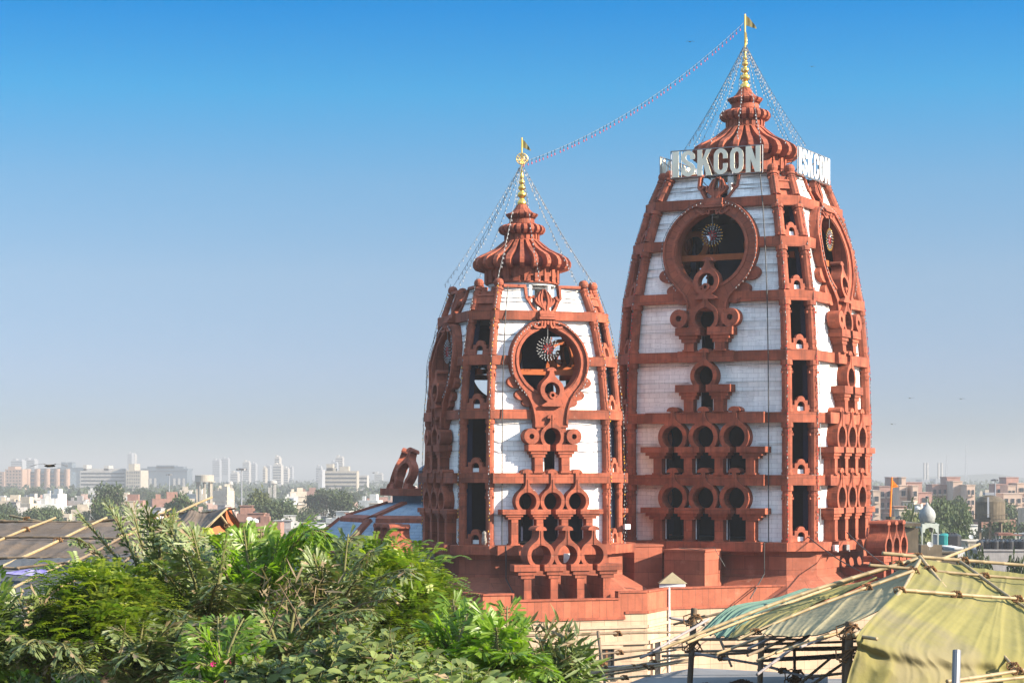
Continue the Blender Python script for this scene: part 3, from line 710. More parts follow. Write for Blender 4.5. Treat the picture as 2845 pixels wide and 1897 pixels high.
T2 = make_tower(dict(label='taller temple tower at the back, carrying the letter signs below its lotus dome', c=(X2.x, X2.y), R=7.98, az=-27.2, alpha=38.3, zb=-4.0,
    levels=[-.38, 3.28, 6.9, 10.4, 13.6, 16.1], ztop=17.85, bh=.6, prof=[(-4.,1.), (-.38,1.), (3.28,1.), (6.9,.985), (10.4,.945), (13.6,.865), (16.1,.765), (17.85,.665)],
    med=dict(z=13.3, Ro=3.0, ri=2.20, zb=9.6, stem=1.25, neck=.52, kr=.52),
    arcades=[(-4.0, 3, 1.95, .66, -1.45), (-.08, 3, 1.95, .66, 2.15)], keys=[(3.6, .60, 5.75, False, 0), (7.2, .62, 9.15, True, 1.62)], notch=1.25, lot=.6, pj=.64, stem=2.6,
    juts={0: (3.75, .33), 1: (3.75, .33), 2: (1.75, .25)}, jut_slab=(3.75, .4), colr=.30, show=[True, True, False, True], ps=1.1, core=[(-3.9, 9.)],
    ball=.95, panes={0: [], 1: [(1.2, 2.4, -3.2, -1.2)], 2: [(2.3, 4.4, 11.3, 15.)]}, zs=-5.9, zg=-7.3, flare=1.9, dome=dict(k=1.16, z=18.45, g=1.16, pole=2.0, wr=.40, wa=1.35, flag=(.72, .60))))
# ------------------------------------------------------------------ temple base, arcades, hall dome
M['slab_v'] = mat('upright_sandstone_slabs', (.33,.090,.045), var=.12, scale=3, var2=.12, scale2=.5, bump=.3, bscale=6, brick=dict(w=.42, h=9., ms=.012, v=.3, off=0., mc=(.13,.05,.03)), dirt=dict(c=(.42,.19,.12), s=1.2, lo=.6, hi=.75, k=.4))
ALB[0] = .70
M['cream'] = mat('cream_sandstone_wall', (.56,.40,.27), var=.09, scale=1.5, var2=.1, brick=dict(w=.78, h=.55, ms=.010, v=.12, off=0., mc=(.26,.17,.11)), dirt=dict(c=(.45,.36,.28), s=.7, lo=.55, hi=.8, k=.4), bump=.15, streak=.08)
M['cream_plain'] = mat('cream_trim', (.52,.375,.26), var=.1)
M['bluetile'] = mat('blue_roof_tiles', (.31,.37,.43), rough=.6, var=.16, scale=1.4, var2=.18, scale2=.5, brick=dict(w=.9, h=.3, ms=.012, v=.25, c2=(.26,.34,.44), mc=(.10,.15,.22)), dirt=dict(c=(.25,.27,.28), s=.8, lo=.55, hi=.75, k=.5))
M['bluegrey'] = mat('blue_grey_wall', (.16,.21,.28), var=.1)
M['tan'] = mat('tan_sheet', (.36,.30,.18), var=.15)
M['roofgrey'] = mat('roof_screed', (.35,.30,.26), var=.25, scale=1.)
def xy(u, Y): p = PX(u, HOR, Y); return Vector((p.x, p.y))
pA, pB, pC, pD, pE, pG = xy(1080, 120.5), xy(1341, 112.8), xy(1799, 116.1), xy(1854, 119.3), xy(2267, 123.3), xy(2790, 128)
bx0 = xy(905, 150)
pod = empty('temple_podium', (pB.x, pB.y, 0), 'long temple podium with red slab parapet over a cream stone wall', 'building base')
def along(a, b, t): return a+(b-a)*t
def wallseg(mb, a, b, z0, z1, th, over=0., mi=0, ext=0.):
    d = (b-a).normalized(); n = Vector((d.y, -d.x)); a = a-d*ext; b = b+d*ext
    q = [a+n*over, b+n*over, b-n*th, a-n*th]
    mb.hexa([(v.x, v.y, ZC+z) for z in (z0, z1) for v in q], mi)
sL, sR = along(pB, pC, .185), along(pB, pC, .815)
segs = [(pA, pB, -6.5, -7.25), (pB, sL, -6.5, -7.8), (sL, sR, -6.86, -7.8), (sR, along(pB, pC, .86), -6.5, -7.8), (along(pB, pC, .86), pC, -6.5, -7.5), (pC, pD, -6.5, -7.5), (pD, pE, -6.5, -7.5), (pE, pG, -6.5, -7.5)]
mb = MB()
for a, b, zt, zl in segs: wallseg(mb, a, b, zl, zt, .35)
mb.build('parapet', M['slab_v'], pod)
for nm, dz0, dz1, o in (('coping', -.04, .10, .07),):
    mb = MB()
    for a, b, zt, zl in segs: wallseg(mb, a, b, zt+dz0+.045, zt+dz1, .42, o)
    wallseg(mb, sL-(sL-pB).normalized()*.1, sL, -6.86, -6.42, .40, .065); wallseg(mb, sR, sR+(sR-pB).normalized()*.1, -6.86, -6.42, .40, .065)
    mb.build(nm, M['plain'], pod)
mb = MB()
for a, b, zt, zl in segs: wallseg(mb, a, b, zl-.14, zl-.003, .3, .06)
mb.build('string_course', M['plain'], pod)
mb = MB()
poly = [q+Vector((.1, .42)) for q in (pA, pB, pC, pD, pE, pG)]+[Vector((pG.x+2, 165)), Vector((bx0.x-6, 165)), Vector((bx0.x-6, 150))]
mb.prism([(v.x, v.y) for v in poly], ZC-7.6, ZC-7.28); mb.build('terrace', M['roofgrey'], pod)
mb = MB()
for a, b, zt, zl in segs: wallseg(mb, a, b, -24, zl-.145, .5, -.02)
mb.build('lower_wall', M['cream'], pod)
mb = MB()
for a, b, zt, zl in segs[1:7]:
    wallseg(mb, a, b, -8.42, -8.27, .2, .07); wallseg(mb, a, b, -9.3, -9.12, .2, .16)
mb.build('cream_trim', M['cream_plain'], pod)
M['wood'] = mat('brown_door_wood', (.2,.09,.04))
for t0 in (.22, .47, .74):
    c0 = along(pB, pC, t0); d = (pC-pB).normalized()
    mb = MB(); wallseg(mb, c0-d*.42, c0+d*.42, -11.2, -9.32, .2, .012); dr = mb.build('doorway_shade', M['dark'], pod)  # dark panel painted as the shade in an open doorway
    mb = MB()
    for s in (-1, 1): wallseg(mb, c0+d*(s*.62-.16), c0+d*(s*.62+.16), -11.2, -9.32, .2, .14)
    wallseg(mb, c0-d*.95, c0+d*.95, -9.5, -9.33, .2, .2)
    mb.build('door_frame', M['cream_plain'], dr)
    mb = MB(); wallseg(mb, c0+d*.0, c0+d*.12, -11.1, -9.5, .1, .03); mb.build('door_leaf', M['wood'], dr)
c0 = along(pD, pC, .6); d = (pD-pC).normalized()
mb = MB(); wallseg(mb, c0-d*.5, c0+d*.5, -11.2, -9.32, .2, .012); dr = mb.build('doorway_shade', M['dark'], pod)  # another dark panel in place of doorway shade
mb = MB(); wallseg(mb, c0-d*.8, c0-d*.5, -11.2, -9.32, .2, .12); wallseg(mb, c0+d*.5, c0+d*.8, -11.2, -9.32, .2, .12); mb.build('door_frame', M['cream_plain'], dr)
mb = MB(); n = Vector((d.y, -d.x)); q = pD+n*.1; mb.tube([(q.x, q.y, ZC-6.4), (q.x, q.y, ZC-14)], .06, 8); mb.build('drain_pipe', M['white'], pod)
# banner on the left face
d = (pB-pA).normalized(); n = Vector((d.y, -d.x))
M['banner'] = mat('faded_green_banner', (.50,.55,.42), var=.1, dirt=dict(c=(.05,.22,.18), s=.55, lo=.52, hi=.6, k=.85))
mb = MB(); wallseg(mb, along(pA, pB, .3)+n*.08, pB+n*.08+d*1.3, -11, -7.42, .06, .08); o = mb.build('hoarding', M['banner'])
tag(o, 'faded green and cream hoarding below the dark end of the red parapet', 'hoarding')

def portico(T, k, dist, soff, label):
    a = T.wide[k]; n = Vector((sin(a), -cos(a), 0)); t = Vector((cos(a), sin(a), 0)); cc = Vector((T.c[0], T.c[1], ZC))
    P = lambda s, to, h: cc+n*(dist+to)+t*(s+soff)+Vector((0, 0, h))
    root = empty('stone_arcade', P(0, 0, -6.9), label, 'arcade', 'triple horseshoe arcades at the tower feet')
    sp, r, zc = 1.52, .56, -4.42
    for i in range(3):
        mb = MB(); arch(mb, P, (i-1)*sp, zc, r, -1.1, .1, bot=1.22, stem=2.72); mb.build('horseshoe_arch', M['stone'], root)
    cap = [(.62, .36), (.46, .2), (.33, .2)]
    for i in range(4):
        mb = MB(); column(mb, P, (i-1.5)*sp, .42, -7.2, zc-.86*r, -.45, .1, cap, .2 if i == 0 else 0, .2 if i == 3 else 0)
        mb.fbox(P, (i-1.5)*sp-.62, (i-1.5)*sp+.62, -1.1, -.46, zc-.86*r-.36, zc-.86*r-.003)
        mb.build('column', M['stone'], root)
        mb = MB(); mb.fbox(P, (i-1.5)*sp-.19, (i-1.5)*sp+.19, -2.6, -.47, -7.3, zc-.86*r-.37-.35); mb.build('divider_wall', M['block'], root)
portico(T1, 0, 8.35, -.25, 'sunlit triple arcade on square columns before the foot of the shorter tower')
portico(T1, 3, 8.35, .1, 'shadowed triple arcade in front of the blue roof, left of the shorter tower')
portico(T2, 1, 9.0, 1.75, 'triple arcade seen edge on at the right foot of the taller tower')
# stone blocks and little cistern between the towers
def block(c, d, rz, label):
    mb = MB(); mb.box((c.x, c.y, ZC+c.z), d, rz); mb.box((c.x, c.y, ZC+c.z+d[2]/2+.06), (d[0]+.12, d[1]+.12, .12), rz)
    o = mb.build('stone_block', M['block']); tag(o, label, 'stone block')
a2 = R_(-26)
cor = xy(1958, 121.6); n = Vector((sin(a2), -cos(a2))); t = Vector((cos(a2), sin(a2)))
q = cor-t*1.25-n*1.35; block(Vector((q.x, q.y, -5.95)), (2.5, 2.7, 2.9), a2, 'red stone block with a lit right side, right of the small cistern')
q = xy(1782, 124.8); block(Vector((q.x, q.y, -5.8)), (1.75, 2.2, 3.1), R_(18), 'red stone block close against the right side of the shorter tower')
q = xy(1868, 120.6)
o = empty('cistern', (q.x, q.y, ZC-7.25), 'small white cistern with a tan pyramid lid behind the parapet', 'cistern')
mb = MB(); mb.box((q.x, q.y, ZC-6.75), (1.45, 1.2, 1.0), -.1); mb.build('tank_body', M['white'], o)
mb = MB(); h_ = [(-.8,-.66),(.8,-.66),(.8,.66),(-.8,.66)]; mb.add([(q.x+a, q.y+b, ZC-6.22) for a, b in h_]+[(q.x, q.y, ZC-5.6)], [(0,1,4),(1,2,4),(2,3,4),(3,0,4),(3,2,1,0)]); mb.build('lid', M['tan'], o)
# dark recess wall behind the block, rear link between the towers
mb = MB(); a, b = xy(1800, 131), xy(1975, 129.5); wallseg(mb, a, b, -7.3, -4.35, 1.2); o = mb.build('link_wall', M['block']); tag(o, 'shaded red stone wall joining the feet of the two towers', 'wall')
mb = MB(); a, b = xy(2420, 130), xy(2530, 128.2); wallseg(mb, a, b, -8, -5.4, 1.5); o = mb.build('side_wall', M['block']); tag(o, 'low red stone wall at the right foot of the taller tower behind the tent', 'wall')

# ---- blue tiled hall dome behind the shorter tower
hc = xy(1232, 146); V0 = -87.
hall = empty('hall_roof', (hc.x, hc.y, ZC-9.5), 'blue tiled hall dome with red ribs behind the shorter tower', 'dome roof')
def oc(r, z, off=0): return [Vector((hc.x+r*sin(R_(V0+45*i+off)), hc.y-r*cos(R_(V0+45*i+off)), ZC+z)) for i in range(8)]
rg = [(3.7, -1.98), (7.0, -3.0), (10.2, -5.6), (13.6, -9.6)]
mb = MB(); vs = []
for r, z in rg: vs += oc(r, z)
mb.add(vs, [(i*8+j, (i+1)*8+j, (i+1)*8+(j+1) % 8, i*8+(j+1) % 8) for i in range(3) for j in range(8)]); mb.build('tiled_dome', M['bluetile'], hall)
for j in range(8):
    mb = MB()
    for i in range(3):
        a, b = oc(*rg[i])[j], oc(*rg[i+1])[j]; up = Vector((0,0,.0))
        p, q = a.lerp(b, .03), a.lerp(b, .90 if i < 2 else 1)
        rad = Vector((a.x-hc.x, a.y-hc.y, 0)).normalized(); tt = Vector((-rad.y, rad.x, 0)); nn = (b-a).normalized().cross(tt); nn = nn if nn.z > 0 else -nn
        mb.hexa([p-tt*.3-nn*.1, p+tt*.3-nn*.1, q+tt*.3-nn*.1, q-tt*.3-nn*.1, p-tt*.24+nn*.14, p+tt*.24+nn*.14, q+tt*.24+nn*.14, q-tt*.24+nn*.14])
        if i == 1:
            a2_, b2_ = oc(*rg[1])[j], oc(*rg[1])[(j+1) % 8]; p, q = a2_.lerp(b2_, .09), a2_.lerp(b2_, .91)
            dd = (q-p).normalized(); n2 = Vector((dd.y, -dd.x, 0)); n2 = n2 if n2.dot(rad) > 0 else -n2
            mb.hexa([p-n2*.35-Vector((0,0,.02)), q-n2*.35-Vector((0,0,.02)), q+n2*.3-Vector((0,0,.3)), p+n2*.3-Vector((0,0,.3)), p-n2*.3+Vector((0,0,.22)), q-n2*.3+Vector((0,0,.22)), q+n2*.26+Vector((0,0,.02)), p+n2*.26+Vector((0,0,.02))])
    mb.build('roof_rib', M['plain'], hall)
mb = MB(); mb.prism([(v.x, v.y) for v in oc(13.3, 0)], 0, ZC-9.7); mb.build('hall_wall', M['cream'], hall)
mb = MB(); mb.prism([(v.x, v.y) for v in oc(3.5, 0)], ZC-2.1, ZC-1.5); mb.build('dome_collar', M['bluegrey'], hall)
mb = MB(); mb.prism([(v.x, v.y) for v in oc(4.35, 0)], ZC-1.5, ZC-1.02); mb.build('crown_slab', M['plain'], hall)
mb = MB(); mb.prism([(v.x, v.y) for v in oc(1.75, 0)], ZC-1.02, ZC+.2)
vs = oc(1.9, .2)+[Vector((hc.x, hc.y, ZC+1.5))]; mb.add(vs, [(j, (j+1) % 8, 8) for j in range(8)]); mb.build('lantern_room', M['bluegrey'], hall)
for az, s in ((-98, 0), (-52, 0), (-7, 0), (38, 0)):
    a = R_(az); n = Vector((sin(a), -cos(a), 0)); t = Vector((cos(a), sin(a), 0))
    def P(s, to, h): return Vector((hc.x, hc.y, ZC-1.02))+n*(3.7+to*.9-h*.36)+t*s+Vector((0, 0, h+to*.3))
    mb = MB(); arch(mb, P, 0, 1.05, .66, -.55, .1, bot=1.5, stem=2.5, g=.72); mb.fbox(P, .5, 1.1, -.55, .1, -.02, .3); mb.fbox(P, -1.1, -.5, -.55, .1, -.02, .3)
    mb.build('horseshoe_arch', M['plain'], hall)
# arched red beam of the lower vault, far left
mb = MB(); p = [PD(612, 1262, 128), PD(650, 1240, 128), PD(690, 1234, 128), PD(730, 1246, 128), PD(775, 1272, 128), PD(800, 1300, 128)]
vs = []
for q in p: vs += [q, q+Vector((0,.9,0)), q+Vector((0,.9,-.75)), q+Vector((0,0,-.75))]
mb.add(vs, [(4*i+j, 4*i+(j+1) % 4, 4*i+4+(j+1) % 4, 4*i+4+j)[::-1] for i in range(5) for j in range(4)]+[(0,1,2,3),(23,22,21,20)]); mb.build('arched_beam', M['plain'], hall)
mb = MB(); q = [PD(600, 1270, 128.6), PD(690, 1245, 128.6), PD(800, 1300, 128.6), PD(800, 1360, 126), PD(560, 1360, 126)]
q += [Vector((v.x+.6, v.y+9, v.z-1.2)) for v in q]; mb.add(q, [(0,4,3,2,1), (5,6,7,8,9)]+[(i, (i+1) % 5, 5+(i+1) % 5, 5+i) for i in range(5)]); mb.build('vault_tiles', M['bluetile'], hall)
mb = MB(); mb.prism([(q[4].x+.3, q[4].y+.3), (q[3].x-.3, q[3].y+.3), (q[8].x-.3, q[8].y), (q[9].x+.3, q[9].y)], 0, q[4].z-.05); mb.build('vault_wall', M['cream'], hall)

# ------------------------------------------------------------------ letter signs
LW = [('I', .42), ('S', .89), ('K', .90), ('C', .88), ('O', .84), ('N', .92)]
def letter_plate(mb, ch, P, x, y, w, h, t0, t1):
    st = .27*w if ch != 'I' else w
    X = lambda pts: [(x+a*w, y+b*h) for a, b in pts]
    if ch == 'I': mb.plate(P, X([(0,0),(1,0),(1,1),(0,1)]), (), t0, t1)
    elif ch == 'O':
        o = arc(.5,.70,.5,0,180,14,.30)+arc(.5,.30,.5,180,360,14,.30); i = arc(.5,.72,.17,0,180,10,.12)+arc(.5,.28,.17,180,360,10,.12)
        mb.plate(P, X(dedupe(o)), [X(dedupe(i))], t0, t1)
    elif ch == 'C':
        o = arc(.5,.70,.5,0,180,14,.30)+arc(.5,.30,.5,180,360,14,.30)
        o += [(1.,.42),(.67,.42)]+arc(.5,.28,.17,360,180,10,.12)+arc(.5,.72,.17,180,0,10,.12)+[(.67,.60),(1.,.60)]
        mb.plate(P, X(dedupe(o)), (), t0, t1)
    elif ch == 'S':
        o = [(1.,.66)]+arc(.5,.74,.5,0,180,14,.26)[0:]+bez((0,.72),(0,.50),(.66,.46),(.66,.28),8)+arc(.5,.27,.16,0,-180,10,.11)+[(.34,.36),(0,.36)]+arc(.5,.27,.5,180,360,14,.27)+bez((1.,.30),(1.,.54),(.34,.58),(.34,.72),8)+arc(.5,.75,.16,180,0,10,.10)+[(.66,.66)]
        mb.plate(P, X(dedupe(o)), (), t0, t1)
    elif ch == 'K': mb.plate(P, X([(0,0),(.34,0),(.34,.34),(.43,.47),(.64,0),(1.04,0),(.66,.66),(1.0,1),(.64,1),(.34,.60),(.34,1),(0,1)]), (), t0, t1)
    elif ch == 'N': mb.plate(P, X([(0,0),(.32,0),(.32,.52),(.64,0),(1,0),(1,1),(.68,1),(.68,.46),(.36,1),(0,1)]), (), t0, t1)
def sign(k, lab, ml, rev=False, s0=-.12):
    P0 = T2.frame(k); zt = T2.spec['ztop']
    P = lambda s, t, h: P0(s, .35+t, zt)+Vector((0, 0, h-zt))
    W = 5.75; H = 1.55; zb = zt+.02
    root = empty('letter_sign', P(0, 0, zb), lab, 'sign', 'letter signs round the top of the taller tower')
    x = s0-W/2
    gap = (W-.1-sum(w for _, w in LW))/5
    mb = MB()
    for a, b in (((s0-W/2-.06, zb-.04), (s0+W/2+.06, zb-.04)), ((s0+W/2+.06, zb-.04), (s0+W/2+.06, zb+H+.04)), ((s0+W/2+.06, zb+H+.04), (s0-W/2-.06, zb+H+.04)), ((s0-W/2-.06, zb+H+.04), (s0-W/2-.06, zb-.04))):
        mb.tube([P(a[0], -.03, a[1]), P(b[0], -.03, b[1])], .035, 6)
    for s in (-2.4, -.8, .9, 2.6):
        mb.tube([P(s, -.06, zb), P(s, -.06, zb+H)], .03, 6); mb.tube([P(s, -.06, zb+H*.9), P(s*.8, -1.5, zb)], .03, 6)
    mb.build('sign_frame', M['metal'], root)
    x += .05
    for ch, w in LW:
        mb = MB(); letter_plate(mb, ch, P, x, zb, w, H, 0, .045); mb.build('letter', ml, root); x += w+gap
sign(0, 'cream letter sign facing the viewer on the shaded side of the taller tower', M['letter'])
sign(1, 'bright white letter sign in sunshine on the right side of the taller tower', M['letter_sun'])
sign(3, 'letter sign on the left side of the taller tower, mostly hidden and seen edge on', M['letter'])

# ------------------------------------------------------------------ strings of bulbs
def string(pts, label, group, n, cols, hang=True, wr=.012, bs=1., wm='wire'):
    """wire through pts with small hanging bulbs"""
    mb = MB(); mb.tube(pts, wr, 4, 0)
    L_ = [0]
    for a, b in zip(pts, pts[1:]): L_.append(L_[-1]+(b-a).length)
    for i in range(n):
        d = L_[-1]*(i+.5+rnd.uniform(-.15, .15))/n
        for j in range(len(pts)-1):
            if L_[j+1] >= d: p = pts[j].lerp(pts[j+1], (d-L_[j])/(L_[j+1]-L_[j])); break
        if rnd.random() < .1: continue
        ox, oy = rnd.uniform(-.05, .05)*bs, rnd.uniform(-.05, .05)*bs
        mb.lathe([(.012*bs, -.10*bs), (.014*bs, 0)], 5, (p.x+ox, p.y+oy, p.z), 1)
        mb.lathe([(.002, -.24*bs), (.034*bs, -.21*bs), (.036*bs, -.17*bs), (.016*bs, -.10*bs)], 6, (p.x+ox, p.y+oy, p.z), 2+rnd.randrange(len(cols)))
    o = mb.build('light_string', [M[wm], M['black']]+[M[c] for c in cols], org=pts[0])
    tag(o, label, 'light string', group); return o
for T, nS, rr, zz, lab, grp in ((T1, 12, 4.55, 10.75, 'clear bulb string from the gold finial of the shorter tower to its wall top', 'bulb strings from the finial of the shorter tower'),
                      (T2, 16, 3.75, 20.0, 'clear bulb string from the gold finial of the taller tower to its dome rim', 'bulb strings from the finial of the taller tower')):
    for i in range(nS):
        a = 2*pi*(i+.37)/nS+rnd.uniform(-.05, .05); r1 = rr*(1+.05*sin(i*2.1)); tip = T.tip+Vector((.1*cos(a), .1*sin(a), .0))
        e = Vector((T.c[0]+r1*cos(a), T.c[1]+r1*sin(a), ZC+zz+rnd.uniform(-.15, .15)))
        pts = [tip.lerp(e, k/8)-Vector((0, 0, .22*sin(pi*k/8))) for k in range(9)]
        string(pts, lab, grp, 28, ['bulb'], bs=.85, wr=.010, wm=('wire' if i % 2 else 'pwire'))
for T, cols, lab, grp in ((T1, ['bulb', 'bulb', 'bulb_amber'], 'clear and amber bulb string down a corner pilaster of the shorter tower', 'bulb strings down the shorter tower'),
                     (T2, ['bulb_red', 'bulb_red', 'bulb'], 'red and clear bulb string down a corner pilaster of the taller tower', 'bulb strings down the taller tower')):
    for k in range(8):
        a = T.wide[k//2]+(-T.al if k % 2 == 0 else T.al); am = (math.degrees(a)+180) % 360-180
        if abs(am) > 118: continue
        zs = np.linspace(T.spec['ztop']+.6, T.spec['zb']+.05, 26)
        pts = [Vector((T.c[0]+sin(a)*(T.Rz(z)+.24), T.c[1]-cos(a)*(T.Rz(z)+.24), ZC+z)) for z in zs]
        string(pts, lab, grp, int(5.2*(zs[0]-zs[-1])), cols, bs=.75)
    # lights round the medallion
    for k in (0, 1, 3):
        P = T.frame(k); m = T.spec['med']; th = np.linspace(R_(125), R_(-235)+2*pi-2*pi, 3)
        pts = [P(m['Ro']*1.0*sin(x), .60, m['z']+m['Ro']*1.0*cos(x)) for x in np.linspace(.22, 2.5, 24)]
        string(pts, 'clear bulb string round the right rim of a medallion, '+('shorter' if T is T1 else 'taller')+' tower', 'bulb strings round the medallions of the '+('shorter' if T is T1 else 'taller')+' tower', 26, ['bulb'], bs=.7)
        pts = [P(-m['Ro']*1.0*sin(x), .60, m['z']+m['Ro']*1.0*cos(x)) for x in np.linspace(.22, 2.5, 24)]
        string(pts, 'clear bulb string round the left rim of a medallion, '+('shorter' if T is T1 else 'taller')+' tower', 'bulb strings round the medallions of the '+('shorter' if T is T1 else 'taller')+' tower', 26, ['bulb'], bs=.7)
# long garland between the towers, each bulb a part
g0, g1 = T1.tip+Vector((.1, 0, .25)), T2.tip+Vector((-.05, 0, 1.5))
gp = [g0.lerp(g1, k/40)-Vector((0, 0, 4*1.0*(k/40)*(1-k/40))) for k in range(41)]
gar = empty('bulb_garland', g0, 'long sagging garland of pink bulbs strung between the two finials', 'garland')
mb = MB(); mb.tube(gp, .010, 5); mb.build('wire', M['pwire'], gar)
mb = MB(); c0 = gp[0]
mb.lathe([(.018, -.16), (.018, .02)], 6, c0, 0); mb.lathe([(.005, -.31), (.036, -.28), (.04, -.23), (.016, -.16)], 8, c0, 1)
bu = mb.build('bulb', [M['black'], M['bulb_pink']], gar)
nb = 58
for i in range(1, nb):
    k = (i+rnd.uniform(-.25, .25))/nb*40; j = min(39, int(k)); p = gp[j].lerp(gp[j+1], k-j)
    o = bu.copy(); S.collection.objects.link(o); o.location = p-g0
# round bulb wheels hanging in the medallions
for T, k, dz, lab in ((T1, 0, .72, 'white and red bulb wheel in the sunlit front medallion of the shorter tower'), (T1, 3, .72, 'bulb wheel seen edge on in the left medallion of the shorter tower'),
                      (T2, 0, .85, 'yellow rimmed bulb wheel in the shaded front medallion of the taller tower'), (T2, 1, .85, 'yellow rimmed bulb wheel in the right medallion of the taller tower')):
    P = T.frame(k); m = T.spec['med']; zc = m['z']+dz; base = T.Rz(zc)
    Q = lambda s, t, h: P(s, .15+t, zc)+Vector((0, 0, h))
    w = empty('chandelier', Q(0, 0, -.72), lab, 'light wheel', 'bulb wheels in the medallions')
    mb = MB(); mb.tube([Q(0, 0, .0), Q(0, 0, 1.25)], .012, 4)
    for i in range(20): a = 2*pi*i/20; mb.tube([Q(0, 0, 0), Q(.66*cos(a), 0, .66*sin(a))], .004, 4)
    mb.build('spokes', M['pwire'], w)
    for r, n, c in ((.10, 6, 'bulb_red'), (.22, 9, 'bulb_red'), (.36, 13, 'bulb'), (.49, 17, 'bulb'), (.61, 22, 'bulb_amber' if T is T2 else 'bulb')):
        mb = MB()
        for i in range(n):
            a = 2*pi*i/n+r*5; d = Vector((cos(a), sin(a)))
            pp = [Q(d.x*(r+e), .03, d.y*(r+e)) for e in (-.03, .0, .05, .085)]
            mb.tube(pp, [.007, .018, .021, .005], 5)
        mb.build('bulb_ring', M[c], w)
# black cable conduits down the walls
for T, k, s_, lab in ((T1, 0, -.83, 'black cable running down the left edge of the sunlit white wall'), (T2, 0, .80, 'black cable running down the right edge of the shaded white wall'), (T2, 1, -.86, 'grey conduit running down the sunlit white wall of the taller tower')):
    P = T.frame(k); pts = [P(s_*T.Rz(z)*sin(T.al), .28 if s_ != -.86 else .05, z) for z in np.linspace(T.spec['ztop'], T.spec['zb']+.0, 24)]
    e = pts[-1]; n = Vector((sin(T.wide[k]), -cos(T.wide[k]), 0))
    pts += [e+n*.7, e+n*.7-Vector((0,0,1.8)), e+n*3.0-Vector((0,0,3.1))] if s_ != -.86 else []
    mb = MB(); mb.tube(pts, .035, 6); o = mb.build('cable', M['wire' if s_ != -.86 else 'metal']); tag(o, lab, 'cable')
# wires from the taller tower down to the tent
for (a, b, sg) in ((PD(1835, 1215, 125), PD(2075, 1345, 110), .5), (PD(1945, 1222, 126), PD(2110, 1330, 110), .4)):
    mb = MB(); mb.tube([a.lerp(b, i/12)-Vector((0, 0, sg*sin(pi*i/12))) for i in range(13)], .035, 5); o = mb.build('hanging_wire', M['wire']); tag(o, 'dark wire sagging from the foot of the taller tower', 'wire', 'wires at the foot of the taller tower')
# owl figure beside a parapet of the shorter tower, floodlights by the base
p = T1.nframe(3)(.62, .12, -3.98)
mb = MB(); mb.lathe([(.05,0),(.13,.05),(.17,.2),(.16,.4),(.12,.52),(.14,.62),(.13,.74),(.03,.82)], 12, p); o = mb.build('owl_figure', mat('speckled_stone', (.3,.26,.22), var=.5, scale=14), smooth=True); tag(o, 'speckled grey owl figure perched on the base slab of the shorter tower', 'figure')
p = PD(1440, 1217, 121)
o = empty('floodlight', p, 'white floodlight on a bracket between the two towers', 'floodlight')
mb = MB(); mb.box(p+Vector((0,0,.2)), (.35,.2,.28), .5); mb.build('lamp_housing', M['white'], o); mb = MB(); mb.tube([p+Vector((-.3,.1,-.25)), p+Vector((-.1,0,.1)), p+Vector((0,0,.2))], .03, 6); mb.build('bracket', M['metal'], o)
p = PD(1302, 1281, 117.2); mb = MB(); mb.box(p, (.34,.14,.5), R_(18)); mb.box(p+Vector((0,-.075,-.06)), (.2,.03,.12), R_(18)); o = mb.build('meter_box', M['white']); tag(o, 'small pale meter box on the red base wall behind the sunlit arcade', 'meter box')

# junction boxes and floodlights on the drum walls, loose cables on the terrace
for (x, y, Y, rz, mk, lab) in ((977, 1269, 118.9, -.9, 'metal', 'left of two grey floodlight boxes under the base slab of the shorter tower'), (990, 1271, 118.6, -.9, 'metal', 'right of two grey floodlight boxes under the base slab of the shorter tower'),
                          (1919, 1257, 124.4, .45, 'white', 'left pale floodlight box under the base slab of the taller tower'), (1944, 1256, 125.0, .6, 'metal', 'right dark floodlight box under the base slab of the taller tower')):
    p = PD(x, y, Y); mb = MB(); mb.box(p, (.24, .3, .32), rz); mb.box(p+Vector((0, -.1, -.2)), (.06, .5, .08), rz); o = mb.build('floodlight_box', M[mk]); tag(o, lab, 'floodlight')
for pts, lab in (([(1300, 1336), (1340, 1352), (1400, 1345), (1460, 1352)], 'loose dark cable lying along the terrace edge of the shorter tower'), ([(1560, 1258), (1600, 1262), (1640, 1256), (1665, 1300)], 'loose cable draped over the red stone block')):
    mb = MB(); mb.tube([PD(x, y, 118.9 if y > 1330 else 121.2) for x, y in pts], .02, 5); o = mb.build('loose_cable', M['wire']); tag(o, lab, 'cable')
ALB[0] = .62
# ------------------------------------------------------------------ bamboo tents in front
M['tarp_y'] = mat('yellow_green_canvas', (.265,.235,.085), rough=.9, var=.07, scale=1.2, var2=.14, scale2=.4, bump=.3, bscale=3., bumpd=.1, spec=.1, dirt=dict(c=(.235,.20,.12), s=.35, lo=.48, hi=.62, k=.75))
M['tarp_t'] = mat('teal_canvas', (.13,.22,.18), rough=.9, var=.1, bump=.3, bscale=4, bumpd=.08, spec=.1)
M['tarp_o'] = mat('khaki_grey_canvas', (.32,.275,.165), rough=.9, var=.1, scale=1.5, var2=.15, bump=.35, bscale=4., bumpd=.1, spec=.1)
M['tarp_b'] = mat('brown_grey_canvas', (.20,.145,.105), rough=.9, var=.12, scale=1.5, var2=.2, scale2=.3, bump=.3, bscale=3, bumpd=.1, spec=.1, brick=dict(w=2.2, h=1.1, ms=.012, v=.3, c2=(.15,.125,.11), mc=(.1,.08,.06)))
M['tarp_g'] = mat('blue_grey_canvas', (.13,.135,.145), rough=.9, var=.12, var2=.15, bump=.3, bscale=3, bumpd=.1, spec=.1, brick=dict(w=2.6, h=1.2, ms=.012, v=.2, mc=(.07,.07,.07)))
M['tarp_w'] = mat('white_canvas', (.7,.66,.64), rough=.9, var=.06, spec=.1)
